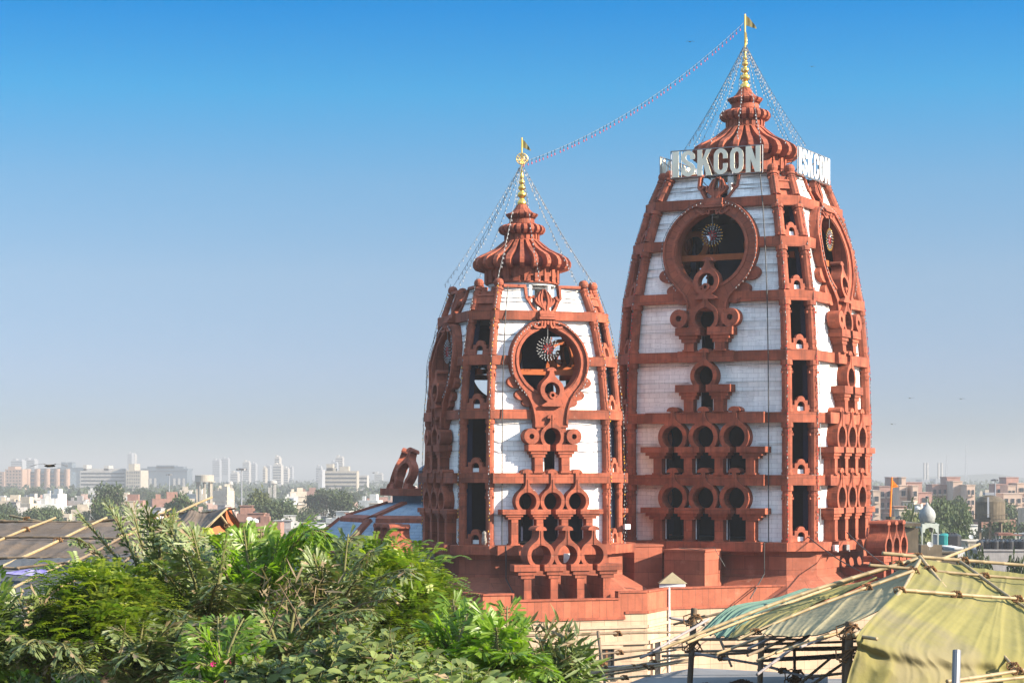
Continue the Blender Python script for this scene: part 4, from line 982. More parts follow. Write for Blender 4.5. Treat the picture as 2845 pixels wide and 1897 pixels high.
M['tarp_r'] = mat('orange_canvas', (.5,.16,.07), rough=.9, var=.12, spec=.1)
M['tarp_p'] = mat('purple_print_cloth', (.45,.40,.70), rough=.9, var=.2, scale=4, dirt=dict(c=(.2,.15,.5), s=3, lo=.45, hi=.6, k=.8), spec=.1)
M['bamboo'] = mat('pale_bamboo', (.38,.275,.14), rough=.5, var=.2, scale=5, var2=.15, hue=.12)
M['bamboo_d'] = mat('weathered_bamboo', (.22,.155,.095), rough=.7, var=.25, scale=5, var2=.2, hue=.25)
M['bamboo_g'] = mat('grey_bamboo', (.30,.26,.25), rough=.6, var=.2, scale=5, hue=.15)
M['timber'] = mat('dark_timber', (.15,.10,.06), rough=.8, var=.3, scale=6)
M['rope'] = mat('coir_rope', (.22,.11,.045), rough=.95, var=.3, scale=20)
M['deck'] = mat('grey_deck_sheet', (.24,.235,.24), rough=.85, var=.15, scale=1.2)
def cloth(name, rows, m, parent, nu=60, nv=34, wr=.05, seed=0, fold=0., sag=0., freq=9., th=.02, top=None):
    """draped sheet through rows of control points (each row left to right)"""
    def cr(P, t):
        n = len(P)-1; x = min(max(t*n, 0), n-1e-6); i = int(x); f = x-i
        p0, p1, p2, p3 = P[max(i-1,0)], P[i], P[i+1], P[min(i+2,n)]
        k = .5
        return p1*(2*f**3-3*f*f+1)+p2*(-2*f**3+3*f*f)+((p2-p0)*k)*(f**3-2*f*f+f)+((p3-p1)*k)*(f**3-f*f)
    vs = []
    from mathutils.noise import noise
    for j in range(nv+1):
        v = j/nv; col = [cr(R2, v) for R2 in [list(c) for c in zip(*rows)]]
        for i in range(nu+1):
            u = i/nu; p = cr(col, u).copy(); o = seed*7.3
            sk = u+.22*v*sin(seed)+.05*noise(Vector((u*3, v*3, o)))
            w = noise(Vector((sk*freq*2.2, v*1.3, o)))+.5*noise(Vector((sk*freq*5, v*2.2, o+3)))+.25*noise(Vector((sk*freq*11, v*5, o+5)))
            w2 = noise(Vector((u*4, v*freq*1.2, o+9)))+.5*noise(Vector((u*9, v*freq*3, o+11)))
            w = (1-abs(w))**2*1.2-.5
            p += Vector((.25, -.8, .55))*(w*wr*(.4+.6*v)+w2*wr*.45)
            if fold:
                q = max(0, min(1, (v-.42)*2.5)); p += Vector((.2, -1, .1))*fold*q*((1-abs(noise(Vector((sk*freq*3.4, v*.7, o+20)))*1.6))-.4+.4*noise(Vector((sk*freq*8, v, o+22))))
            p.z -= sag*sin(pi*u)*sin(pi*v)
            vs.append(p)
    n = nu+1; mb = MB()
    fs = [(j*n+i, (j+1)*n+i, (j+1)*n+i+1, j*n+i+1) for j in range(nv) for i in range(nu)]
    mb.add(vs, fs)
    q = [p+Vector((0, th, -th)) for p in vs]; mb.add(q, [f[::-1] for f in fs])
    return mb.build(name, m, parent, smooth=True)
def pole(a, b, r, m, parent, bend=.0, name='bamboo_pole', seg=.42, lash=()):
    mb = MB(); L_ = (b-a).length; n = max(2, int(L_/seg)); pts = []; rr = []
    for i in range(n+1):
        t = i/n
        for dt, k in ((-.03/L_, .93), (0, 1.16), (.03/L_, .93), (.5/n, 1.0)):
            u = min(1, max(0, t+dt))
            if pts and u <= last+1e-5: continue
            last = u
            p = a.lerp(b, u)-Vector((0, 0, bend*sin(pi*u)+.02*L_*.12*sin(7*u+a.x*3)*.6))
            pts.append(p); rr.append(r*.76*k*(1-.22*u))
    mb.tube(pts, rr, 8); o = mb.build(name, m, parent, smooth=True)
    for t in lash:
        p = a.lerp(b, t)-Vector((0, 0, bend*sin(pi*t))); mr = MB()
        for q in range(5): mr.tube([p+Vector((r*1.35*cos(x*1.26), r*1.35*sin(x*1.26)*.6, r*1.3*sin(x*1.26+q)))+Vector((r*.5*(q-2), 0, 0)) for x in range(6)], .016, 5)
        mr.build('rope_lashing', M['rope'], o)
    return o
def W2(x, y, Y): return PD(1521+x*.3533, 1223.6+y*.3533, Y)      # from a close view of the right tent
def W3(x, y, Y): return PX(1240+x*.2976, 1560+y*.2976, Y)
p0 = PD(2000, 1560, 44)
tent = empty('bamboo_tent', (p0.x, p0.y, ZC-8), 'yellow green canvas tent on a bamboo frame at the lower right', 'tent')
A_ = W2(1672, 165, 46); E_ = W2(1285, 640, 38.4)
r0 = [A_, W2(1900, 205, 46.2), W2(2150, 240, 46.4), W2(2352, 268, 46.6), W2(2640, 300, 46.8)]
r1 = [W2(1560, 345, 43), W2(1850, 370, 43.3), W2(2110, 400, 43.6), W2(2352, 430, 44), W2(2700, 470, 44.5)]
r2 = [E_, W2(1600, 690, 38.9), W2(1930, 720, 39.6), W2(2352, 740, 40.6), W2(2760, 760, 41.6)]
r3 = [W2(1262, 760, 38.2), W2(1600, 860, 38.6), W2(1960, 880, 39.3), W2(2400, 900, 40.3), W2(2800, 930, 41.3)]
r4 = [W2(1190, 990, 38.0), W2(1560, 1060, 38.4), W2(1960, 1080, 39.1), W2(2400, 1090, 40.1), W2(2840, 1100, 41.1)]
cloth('front_canvas', [r0, r1, r2, r3, r4], M['tarp_y'], tent, nu=200, nv=130, wr=.075, seed=3, fold=.15, sag=.10, freq=3.0)
l0 = [W2(1350, 330, 47.6), W2(1500, 262, 47), A_+Vector((0,.05,.02))]
l1 = [W2(1100, 430, 46.6), W2(1330, 340, 45.4), W2(1600, 300, 43.8)]
l2 = [W2(780, 560, 43.6), W2(1120, 470, 42.4), W2(1460, 470, 41)]
l3 = [W2(640, 660, 40.8), W2(930, 672, 39.9), W2(1225, 590, 38.9)]
cloth('side_canvas', [l0, l1, l2, l3], M['tarp_o'], tent, nu=120, nv=90, wr=.075, seed=5, sag=.06, freq=2.6)
y0 = [W2(1100, 355, 48.6), W2(1240, 330, 48.2), W2(1400, 285, 47.6)]
y1 = [W2(880, 430, 47.6), W2(1010, 415, 47), W2(1230, 370, 46.5)]
y2 = [W2(560, 545, 46.0), W2(760, 520, 45.2), W2(1000, 455, 44.9)]
y3 = [W2(420, 690, 43.8), W2(600, 650, 42.9), W2(800, 570, 44.0)]
cloth('yellow_strip', [y0, y1, y2, y3], M['tarp_y'], tent, nu=60, nv=60, wr=.09, seed=8, sag=.05, freq=4)
t0 = [W2(920, 362, 49.2), W2(1000, 360, 49), W2(1120, 352, 48.6)]
t1 = [W2(680, 440, 48.4), W2(800, 430, 48), W2(920, 428, 47.6)]
t2 = [W2(430, 490, 47.2), W2(500, 500, 46.8), W2(640, 530, 45.9)]
t3 = [W2(240, 640, 45), W2(330, 660, 44.4), W2(440, 690, 43.9)]
cloth('teal_strip', [t0, t1, t2, t3], M['tarp_t'], tent, nu=60, nv=60, wr=.11, seed=11, freq=4)
pr = .052
for a, b, r, bend, la in (
    (W2(1430, 133, 46.4), W2(2480, 222, 46.9), .06, .0, (.22, .5)), (W2(1345, 210, 44.9), W2(2480, 310, 45.4), .05, 0, (.25, .36, .66)),
    (W2(1525, 370, 42.4), W2(2500, 440, 43.8), .055, 0, (.02, .39, .8)), (W2(1675, 150, 45.8), W2(2320, 905, 39.2), .055, .05, (.12, .95)),
    (W2(1940, 190, 46.1), W2(2520, 590, 42.2), .055, .02, ()), (W2(1690, 225, 46), W2(2062, 70, 49), .05, 0, ()),
    (W2(1700, 150, 46.2), W2(860, 432, 47.4), .055, .0, ()), (W2(1660, 165, 46.0), W2(-10, 752, 43.6), .06, -.1, (.08,)), (W2(1630, 245, 44.2), W2(490, 692, 42.4), .05, -.05, (.27, .9)),
    (W2(1240, 310, 47.6), W2(160, 716, 43.4), .05, -.05, ()),
    (W2(1680, 170, 45.7), W2(1560, 375, 42.6), .055, 0, (.4,)), (W2(1560, 365, 42.6), W2(1250, 665, 38.0), .06, .12, ()),
    (W2(1200, 660, 38.6), W2(1395, 688, 37.8), .055, 0, (.2,)), (W2(1850, 965, 38.4), W2(2420, 880, 39.4), .055, 0, (.8,)), (W2(1900, 985, 38.5), W2(2420, 930, 39.3), .055, 0, ())):
    pole(a, b, r, M['bamboo'], tent, bend, lash=la)
for a, b, m in ((W2(660, 670, 42), W2(352, 785, 40.5), 'bamboo'), (W2(840, 672, 41.2), W2(556, 795, 39.9), 'bamboo_d'), (W2(950, 668, 40.6), W2(618, 920, 38.4), 'bamboo_g'), (W2(930, 680, 41), W2(620, 830, 39.4), 'bamboo'),
                (W2(1080, 660, 40.4), W2(740, 780, 39), 'bamboo'), (W2(1140, 650, 40), W2(900, 740, 39), 'bamboo_g'), (W2(760, 660, 41.8), W2(560, 750, 40.8), 'bamboo_g'), (W2(1190, 640, 39.6), W2(950, 700, 39), 'bamboo'),
                (W2(300, 560, 46), W2(-60, 770, 44), 'bamboo_g'), (W2(400, 515, 51), W2(180, 570, 51), 'bamboo_d'), (W2(50, 550, 51), W2(280, 600, 50), 'bamboo_g')):
    pole(a, b, .045, M[m], tent)
for a, b, m in ((W2(150, 770, 47), W2(640, 855, 45.5), 'bamboo_g'), (W2(600, 845, 45), W2(980, 945, 43), 'bamboo_g'), (W2(940, 935, 43), W2(1240, 905, 41.5), 'bamboo_d'), (W2(0, 800, 48), W2(760, 770, 46), 'bamboo_d'), (W2(200, 770, 47.5), W2(1290, 740, 44), 'bamboo_d'),
                (W2(700, 820, 46), W2(1290, 780, 43.5), 'bamboo_d'), (W2(400, 735, 48), W2(1290, 700, 45), 'bamboo_d'), (W2(640, 760, 46), W2(1290, 752, 43.5), 'timber'), (W2(880, 990, 42.2), W2(1110, 800, 42.4), 'bamboo_d'), (W2(980, 980, 42), W2(1200, 830, 42), 'bamboo_d'),
                (W2(220, 690, 49), W2(900, 690, 46.5), 'bamboo_d'), (W2(380, 700, 48), W2(450, 865, 47.4), 'bamboo_d'), (W2(860, 760, 45), W2(862, 990, 44.6), 'timber'), (W2(650, 830, 46), W2(1280, 800, 43), 'timber')):
    pole(a, b, .045, M[m], tent, lash=(.5,) if m == 'bamboo_g' else ())
for a, b, r, m in ((W2(208, 490, 46), W2(172, 1110, 45.6), .10, 'timber'), (W2(645, 680, 42.8), W2(632, 1100, 42.6), .09, 'timber'), (W2(1218, 575, 39.0), W2(1205, 1110, 38.8), .11, 'timber'), (W2(1185, 680, 40), W2(1180, 1110, 39.8), .07, 'timber'), (W2(865, 900, 44.5), W2(860, 1100, 44.3), .1, 'timber')):
    pole(a, b, r, M[m], tent, name='tent_post', seg=3, lash=(.12, .4) if r > .09 else ())
mb = MB(); a, b = W2(1915, 762, 37.6), W2(1905, 1120, 37.3); mb.tube([a, b], .075, 10); mb.build('steel_post', M['metal'], tent)
# working deck under the bamboo frame
o = empty('work_deck', W3(1700, 1100, 44)-Vector((0, 0, .2)), 'flat grey deck of sheets under the open bamboo frame', 'deck')
q = [W3(300, 1240, 40), W3(560, 1110, 44), W3(900, 1010, 48.0), W3(1120, 968, 50), W3(2900, 1010, 47.5), W3(2400, 1240, 41)]
zd = ZC-4.62; mb = MB()
pl = [(p.x, p.y) for p in (PX(1250, 1940, 40), PX(1700, 1880, 45.5), PX(1800, 1862, 48.5), PX(1930, 1845, 50.5), PX(2300, 1860, 48.8), PX(2300, 1960, 40.5))]
mb.prism(pl, zd-.15, zd); mb.build('deck_sheet', M['deck'], o)
mb = MB(); mb.prism([(PX(u, 0, Y).x, Y) for u, Y in ((1260, 40.2), (1705, 45.8), (1802, 48.8), (1932, 50.8), (2300, 49.5), (3100, 50), (3100, 34), (2300, 37.5))], 0, zd-.16); tag(mb.build('rooftop_building', M['deck']), 'flat roofed building under the grey deck and the yellow green tent', 'building')
mb = MB(); mb.prism([(-27, 46.5), (-5.2, 51), (-6.4, 70), (-36, 70)], 0, ZC-5.2); tag(mb.build('rooftop_building', M['deck']), 'flat roofed building carrying the brown canvas tent', 'building')
M['straw'] = mat('coir_heap', (.14,.07,.04), rough=1, var=.4, scale=12)
for (x, y, Y, s) in ((520, 915, 46.5, .32), (280, 932, 46, .22), (300, 962, 45, .16)):
    p = W2(x, y, Y); mb = MB(); r_ = random.Random(int(x))
    for i in range(60):
        a = r_.uniform(0, 6.3); rr = s*r_.uniform(.1, 1)
        mb.tube([(p.x+rr*cos(a+t), p.y+rr*sin(a+t)*.7, zd+.02+s*.35*(1-rr/s)*r_.uniform(.3, 1)+.02*sin(5*t)) for t in np.linspace(0, 1.4, 5)], .012, 4)
    ob = mb.build('rope_heap', M['straw']); tag(ob, {520: 'largest heap of brown coir rope on the grey deck', 280: 'middling heap of brown coir rope at the left of the deck', 300: 'smallest scrap of brown coir rope on the deck'}[x], 'rope heap')
# scaffold of thin bamboo before the cream wall
scf = empty('bamboo_scaffold', W3(1500, 1300, 48), 'open scaffold of weathered bamboo rails before the cream wall', 'scaffold')
for a, b, r, m in ((W3(560, 690, 47), W3(2250, 655, 50), .045, 'bamboo_d'), (W3(600, 935, 46.5), W3(2250, 790, 50), .04, 'bamboo_d'), (W3(1340, 950, 48), W3(2280, 800, 50.5), .04, 'bamboo_d'), (W3(1350, 1035, 47), W3(2300, 870, 50), .04, 'bamboo'), (W3(1100, 1085, 46), W3(2300, 905, 49.5), .045, 'bamboo_d'),
                   (W3(700, 1048, 46), W3(2280, 930, 49.5), .045, 'bamboo_g'), (W3(1330, 1080, 47), W3(2280, 925, 49), .04, 'bamboo'), (W3(1340, 1000, 47), W3(2000, 960, 49), .035, 'bamboo_d'), (W3(1810, 895, 49), W3(2420, 640, 50), .045, 'bamboo_g'), (W3(2090, 525, 50.4), W3(2330, 560, 50.4), .045, 'bamboo_g'), (W3(2120, 585, 50.4), W3(2420, 500, 50.2), .04, 'bamboo_d'),
                   (W3(1415, 650, 47.5), W3(1485, 1180, 46.5), .05, 'bamboo_d'), (W3(2250, 760, 50), W3(2352, 730, 49.8), .04, 'bamboo_g'), (W3(1300, 1110, 46), W3(1900, 1060, 47.5), .04, 'bamboo')):
    pole(a, b, r, M[m], scf, .0, lash=(.6,) if m != 'bamboo_g' else ())
# ---- brown tent at the left
def W4(x, y, Y): return PD(x*.246, 1008.6+y*.246, Y)
p0 = PD(200, 1400, 54)
lt = empty('bamboo_tent', (p0.x, p0.y, ZC-7), 'long brown and grey canvas tent with a dark open gable at the left', 'tent')
r0 = [W4(-220, 775, 63), W4(180, 780, 62.5), W4(700, 775, 62), W4(1150, 770, 61.5), W4(1620, 725, 61), W4(1780, 660, 61), W4(1900, 690, 60.8), W4(2110, 640, 60.5)]
r1 = [W4(-220, 930, 59), W4(180, 930, 58.6), W4(650, 930, 58.2), W4(1080, 920, 58), W4(1500, 850, 58), W4(1690, 820, 58), W4(1830, 830, 58), W4(1960, 800, 58)]
r2 = [W4(-220, 1120, 55), W4(150, 1120, 54.6), W4(560, 1110, 54.4), W4(1000, 1090, 54.4), W4(1350, 1060, 54.6), W4(1540, 1010, 55), W4(1650, 980, 55.4), W4(1780, 960, 55.8)]
r3 = [W4(-220, 1320, 51.5), W4(130, 1320, 51.2), W4(500, 1300, 51.2), W4(900, 1290, 51.4), W4(1200, 1260, 52), W4(1400, 1220, 52.6), W4(1520, 1180, 53.2), W4(1640, 1150, 54)]
r4 = [W4(-220, 1620, 47.5), W4(100, 1600, 47.5), W4(450, 1580, 47.6), W4(800, 1560, 48), W4(1100, 1520, 49), W4(1300, 1460, 50), W4(1420, 1420, 51), W4(1540, 1380, 52)]
cloth('upper_canvas', [r0, r1, r2], M['tarp_b'], lt, nu=120, nv=50, wr=.09, seed=21, sag=.12, freq=7)
cloth('lower_canvas', [[p+Vector((0,.1,.03)) for p in r2], r3, r4], M['tarp_g'], lt, nu=110, nv=50, wr=.08, seed=23, sag=.12, freq=6)
# far slope and gable
back = [[p.copy() for p in r0], [p+Vector((1.2, 3.5, -1.9)) for p in r0], [p+Vector((2.0, 7, -3.8)) for p in r0]]
cloth('far_canvas', back, M['tarp_b'], lt, nu=60, nv=20, wr=.05, seed=25, freq=6)
g0 = W4(2110, 640, 60.5)
cloth('gable_flap', [[g0, g0+Vector((.1, .3, 0))], [W4(2120, 760, 60.8), W4(2200, 800, 61.5)], [W4(2230, 880, 61), W4(2265, 890, 61.8)]], M['tarp_r'], lt, nu=10, nv=20, wr=.03, seed=26)
cloth('inner_lining', [[W4(1940, 850, 59.5), W4(2060, 805, 61), W4(2200, 850, 61.5)], [W4(1960, 900, 59.3), W4(2080, 870, 60.8), W4(2230, 900, 61.3)]], M['tarp_r'], lt, nu=20, nv=8, wr=.02, seed=27)
cloth('inner_sheet', [[W4(1960, 905, 58.8), W4(2100, 865, 60), W4(2250, 900, 60.8)], [W4(2030, 960, 58.2), W4(2130, 950, 59), W4(2290, 960, 60)], [W4(2080, 1020, 57.5), W4(2180, 1020, 58.4), W4(2320, 1020, 59.4)]], M['tarp_w'], lt, nu=30, nv=20, wr=.04, seed=28)
cloth('teal_apron', [[W4(1850, 900, 57.5), W4(2030, 960, 57.4), W4(2200, 1000, 57.6), W4(2400, 1010, 57.8)], [W4(1780, 1040, 56.6), W4(2000, 1060, 56.2), W4(2200, 1090, 56.4), W4(2420, 1100, 56.6)], [W4(1700, 1250, 55.5), W4(2000, 1250, 55.2), W4(2200, 1260, 55.4), W4(2440, 1260, 55.6)]], M['tarp_g'], lt, nu=40, nv=30, wr=.06, seed=29)
mb = MB(); q = [W4(1900, 900, 60), W4(2110, 650, 61.5), W4(2240, 880, 62), W4(2260, 1000, 62), W4(1900, 1000, 60)]; mb.add([p+Vector((0,1.2,0)) for p in q], [(0,1,2,3,4),(4,3,2,1,0)]); mb.build('gable_shade_sheet', M['dark'], lt)  # dark sheet standing in for the shade within the open gable
cloth('printed_cloth', [[W4(20, 1245, 51.4), W4(230, 1215, 51.2), W4(370, 1197, 51.2), W4(440, 1200, 51.1)], [W4(30, 1252, 51.2), W4(230, 1268, 50.9), W4(350, 1278, 50.8), W4(440, 1275, 50.8)]], M['tarp_p'], lt, nu=30, nv=10, wr=.02, seed=30)
for a, b, r, m in ((W4(-60, 960, 58), W4(515, 730, 63), .055, 'bamboo'), (W4(20, 1190, 53.6), W4(992, 733, 62.5), .06, 'bamboo'), (W4(60, 1415, 49), W4(700, 1110, 54.5), .05, 'bamboo'), (W4(320, 1500, 48.5), W4(760, 1290, 51.5), .05, 'bamboo'), (W4(1060, 950, 57.6), W4(1975, 543, 66), .06, 'bamboo'), (W4(1230, 840, 59.5), W4(1590, 650, 64.5), .055, 'bamboo'),
                   (W4(1140, 1165, 53.2), W4(1350, 975, 56.4), .055, 'bamboo_d'), (W4(650, 1170, 53), W4(1200, 880, 58.4), .055, 'bamboo_d'), (W4(1650, 1090, 54.6), W4(2120, 645, 60.2), .055, 'bamboo'), (W4(2060, 710, 59.5), W4(2200, 900, 59), .05, 'bamboo'), (W4(2060, 980, 57), W4(2352, 860, 59), .05, 'bamboo_d'),
                   (W4(-80, 912, 58.9), W4(580, 915, 58.4), .05, 'bamboo_d'), (W4(560, 915, 58.3), W4(1830, 940, 57), .05, 'bamboo_d'), (W4(-80, 1108, 54.8), W4(1310, 1108, 54), .055, 'bamboo_d'), (W4(-80, 1190, 53.2), W4(180, 1205, 53), .05, 'bamboo_d'), (W4(150, 1200, 53), W4(640, 1148, 53.4), .05, 'bamboo_d'), (W4(600, 1150, 53.3), W4(900, 1205, 52.6), .045, 'bamboo_d'),
                   (W4(-100, 765, 63), W4(860, 775, 62.2), .055, 'bamboo_d'), (W4(800, 775, 62.2), W4(1760, 680, 61.4), .055, 'bamboo_d'), (W4(90, 712, 63.5), W4(420, 775, 62.6), .05, 'bamboo'), (W4(-60, 770, 63.2), W4(110, 775, 63), .055, 'bamboo'), (W4(1830, 700, 61), W4(2200, 645, 60.4), .045, 'timber')):
    pole(a, b, r, M[m], lt, 0, lash=(.5,) if m == 'bamboo' else ())
ALB[0] = .66
# ------------------------------------------------------------------ foliage in front
def leafmat(name, col, rough=.5, trans=.3, var=.3, spec=.4, tint=None):
    m = mat(name, col, rough=rough, var=var, scale=2.2, var2=.3, scale2=.7, spec=spec, trans=trans, coord='Object'); return m
M['palm'] = leafmat('palm_leaf', (.125,.175,.045), .5, .22)
M['palm_grey'] = leafmat('dusty_palm_leaf', (.155,.195,.058), .5, .18, spec=.5)
M['palm_bright'] = leafmat('bright_palm_leaf', (.20,.32,.03), .4, .42)
M['neem'] = leafmat('neem_leaf', (.19,.28,.035), .45, .35)
M['neem_y'] = leafmat('young_leaf', (.31,.37,.045), .45, .35)
M['bush'] = leafmat('broad_leaf', (.22,.265,.075), .6, .28, spec=.22)
M['bush_d'] = leafmat('dull_broad_leaf', (.14,.19,.06), .6, .25, spec=.22)
M['dry'] = leafmat('dry_leaf', (.30,.22,.13), .8, .2)
M['stem'] = mat('green_stem', (.16,.15,.05), var=.25)
M['bark'] = mat('grey_bark', (.14,.10,.07), var=.3, scale=8, bump=.4)
M['pink'] = mat('magenta_flower', (.55,.02,.16), var=.1)
TPL = {
 'diam': ([(0,0,0),(.42,.5,.10),(1,0,0),(.42,-.5,.10)], [(0,1,2),(0,2,3)]),
 'lance': ([(0,0,0),(.3,.5,.12),(.3,0,-.03),(.3,-.5,.12),(.7,.34,.06),(.7,0,-.06),(.7,-.34,.06),(1,0,-.16)], [(0,2,1),(0,3,2),(1,2,5,4),(2,3,6,5),(4,5,7),(5,6,7)]),
 'oval': ([(0,0,0),(.18,.34,.10),(.2,0,0),(.18,-.34,.10),(.55,.5,.12),(.55,0,-.02),(.55,-.5,.12),(.85,.25,.0),(.85,0,-.08),(.85,-.25,.0),(1.03,0,-.16)],
          [(0,2,1),(0,3,2),(1,2,5,4),(2,3,6,5),(4,5,8,7),(5,6,9,8),(7,8,10),(8,9,10)]),
 'fish': ([(0,0,0),(.45,.26,.05),(.45,-.2,.05),(.78,.46,.10),(.8,.1,-.02),(.76,-.36,.10),(1.08,.5,.02),(.9,.26,.06),(1.0,.06,-.06),(.86,-.14,.02),(.95,-.40,.05)],
          [(0,2,4,1),(1,4,7,3),(3,7,6),(4,8,7),(2,5,9,4),(4,9,8),(5,10,9)]),
}
class Fol:
    def __init__(s): s.V = []; s.Fc = []; s.Mi = []; s.n = 0
    def add(s, tpl, pos, d, nrm, L, Wd, mi=0):
        tv, tf = TPL[tpl]; pos = np.asarray(pos, float); d = np.asarray(d, float); nrm = np.asarray(nrm, float); N_ = len(pos)
        if N_ == 0: return
        d = d/np.maximum(np.linalg.norm(d, axis=1, keepdims=True), 1e-6)
        sd_ = np.cross(nrm, d); sd_ /= np.maximum(np.linalg.norm(sd_, axis=1, keepdims=True), 1e-6); up = np.cross(d, sd_)
        L = np.broadcast_to(np.asarray(L, float), (N_,)); Wd = np.broadcast_to(np.asarray(Wd, float), (N_,))
        t = np.array(tv)
        P = pos[:,None]+d[:,None]*(t[None,:,0,None]*L[:,None,None])+sd_[:,None]*(t[None,:,1,None]*Wd[:,None,None])+up[:,None]*(t[None,:,2,None]*Wd[:,None,None])
        k = len(tv); s.V.append(P.reshape(-1, 3))
        mi = np.broadcast_to(np.asarray(mi), (N_,))
        for f in tf:
            s.Fc.append((s.n+np.arange(N_)[:,None]*k+np.array(f)[None], mi.copy()))
        s.n += N_*k
    def build(s, name, mats, parent=None, org=None):
        V = np.concatenate(s.V); me = bpy.data.meshes.new(name)
        o0 = np.array(ORG[parent.name]) if parent is not None else (np.array(org) if org is not None else np.array([V[:,0].mean(), V[:,1].mean(), V[:,2].min()]))
        V = V-o0; nf = sum(len(f) for f, _ in s.Fc)
        li = np.concatenate([f.ravel() for f, _ in s.Fc]).astype(np.int32)
        tot = np.concatenate([np.full(len(f), f.shape[1], np.int32) for f, _ in s.Fc]); mi = np.concatenate([m for _, m in s.Fc]).astype(np.int32)
        me.vertices.add(len(V)); me.vertices.foreach_set('co', V.astype(np.float32).ravel())
        me.loops.add(len(li)); me.loops.foreach_set('vertex_index', li)
        me.polygons.add(nf); me.polygons.foreach_set('loop_start', np.concatenate([[0], np.cumsum(tot)[:-1]]).astype(np.int32))
        for m in mats: me.materials.append(m)
        me.polygons.foreach_set('material_index', mi); me.update(calc_edges=True); me.validate()
        o = bpy.data.objects.new(name, me); S.collection.objects.link(o)
        if parent is not None: o.parent = parent
        else: o.location = o0
        ORG[o.name] = o0; return o
ng = np.random.default_rng(11)
def rv(n): v = ng.normal(size=(n, 3)); return v/np.linalg.norm(v, axis=1, keepdims=True)
def frond(F_, stems, base, tip, arch_=.5, pairs=13, sec=.55, leaf=.17, wd=.085, mi=0, dry=None, droop=.5, dens=8):
    """one bipinnate fishtail palm frond from base to tip"""
    base = Vector(base); tip = Vector(tip); L_ = (tip-base).length
    up = Vector((0, 0, 1)); mid = base.lerp(tip, .55)+up*arch_*L_*.35
    pts = [base*(1-t)**2+mid*2*t*(1-t)+tip*t*t for t in np.linspace(0, 1, 15)]
    stems.append((pts, [.022*(1-.8*t)+.004 for t in np.linspace(0, 1, 15)]))
    for i in range(2, pairs+2):
        t = (i-.3)/(pairs+1.5); x = t*14; j = min(13, int(x)); p = pts[j].lerp(pts[j+1], x-j); d = (pts[j+1]-pts[j]).normalized()
        side0 = d.cross(up); side0 = side0.normalized() if side0.length > .05 else Vector((1, 0, 0))
        nrm = side0.cross(d).normalized()
        for sg in (-1, 1):
            sl_ = sec*min(L_, 1.1)*.42*(1.05-t*.75)*rnd.uniform(.75, 1.15)
            sdv = (side0*sg*.85+d*rnd.uniform(.35, .8)+nrm*rnd.uniform(-.25, .35)).normalized()
            n = max(3, int(dens*sl_/.42+2)); ps = []; ds = []; ns = []
            last = p
            for q in range(1, n+1):
                u = q/n; pp = p+sdv*sl_*u-up*droop*sl_*u*u*.6
                tg = (sdv-up*droop*u*.9).normalized(); s2 = tg.cross(nrm).normalized()
                for s3 in ((-1, 1) if q < n else (0,)):
                    ps.append(pp); v = (tg*rnd.uniform(.6, 1.1)+s2*s3*rnd.uniform(.4, .9)-up*rnd.uniform(0, .5)*droop); ds.append(v); ns.append(nrm*.9+Vector(rv(1)[0])*.5)
            k = len(ps); mm = np.full(k, mi)
            if dry is not None: mm[ng.random(k) < .10] = dry
            F_.add('fish', ps, ds, ns, ng.uniform(.7, 1.3, k)*leaf*.74, ng.uniform(.6, 1.4, k)*min(wd, .075)*.52, mm)
            stems.append(([p, p+sdv*sl_*.5-up*droop*sl_*.15, p+sdv*sl_-up*droop*sl_*.6], [.006, .005, .003]))
def finish(F_, stems, name, label, cat, group=None, mats=None, base=None, tn='trunk', bark='bark', cn='crown'):
    r = empty(name, base, label, cat, group)
    F_.build(cn, mats, r)
    mb = MB()
    for pts, rr in stems: mb.tube(pts, rr, 5, 0)
    mb.build(tn, M[bark], r, smooth=True); return r
PM = [M['palm'], M['palm_grey'], M['palm_bright'], M['dry']]
def palm(base, tips, label, mi=0, trunk=None, **k):
    """base and tips are (u, v) of a 2352-wide view with a distance"""
    F_ = Fol(); st = []; b = PD(*base)
    g = Vector((b.x, b.y+.2, b.z-2.6)); st.append(([g, g.lerp(b, .5)+Vector((.05, 0, 0)), b], [.07, .06, .045]))
    for t in tips:
        kk = dict(k); kk['mi'] = mi
        if len(t) > 3: kk.update(t[3])
        frond(F_, st, b+Vector((rnd.uniform(-.1, .1), rnd.uniform(-.1, .1), rnd.uniform(-.15, .1))), PD(*t[:3]), **kk)
    return finish(F_, st, 'fishtail_palm', label, 'palm', 'fishtail palms in the foreground thicket', PM, g, 'stem', 'stem', 'fronds')
UPR = dict(arch_=.05, pairs=16, sec=.16, leaf=.16, wd=.05, droop=-.2, mi=1, dry=3, dens=5)
palm((360, 1400, 22.4), [(250, 1160, 22.6, UPR), (302, 1165, 22.8, UPR), (338, 1172, 22.2, UPR), (372, 1192, 22, UPR), (270, 1195, 22.4, UPR), (180, 1180, 22.6, dict(UPR, droop=.1)), (175, 1235, 22.2, dict(mi=1, dry=3, arch_=.5)), (190, 1290, 21.6, dict(mi=1, dry=3, arch_=.5)), (400, 1185, 22.2, UPR), (210, 1330, 21.4, dict(mi=1, arch_=.6))],
     'tall dusty fishtail palm with upright dry shoots, over the brown tent', 1, leaf=.17, dry=3)
palm((470, 1440, 21.6), [(390, 1210, 22, dict(arch_=.3)), (440, 1215, 21.8, dict(arch_=.3)), (350, 1290, 21.2), (520, 1240, 21.6), (560, 1340, 21), (380, 1400, 20.6), (420, 1270, 21, dict(arch_=.5)), (500, 1340, 20.6), (300, 1420, 20.6)],
     'grey green fishtail palm left of the bright arching frond', 1, leaf=.19, wd=.09, dry=3)
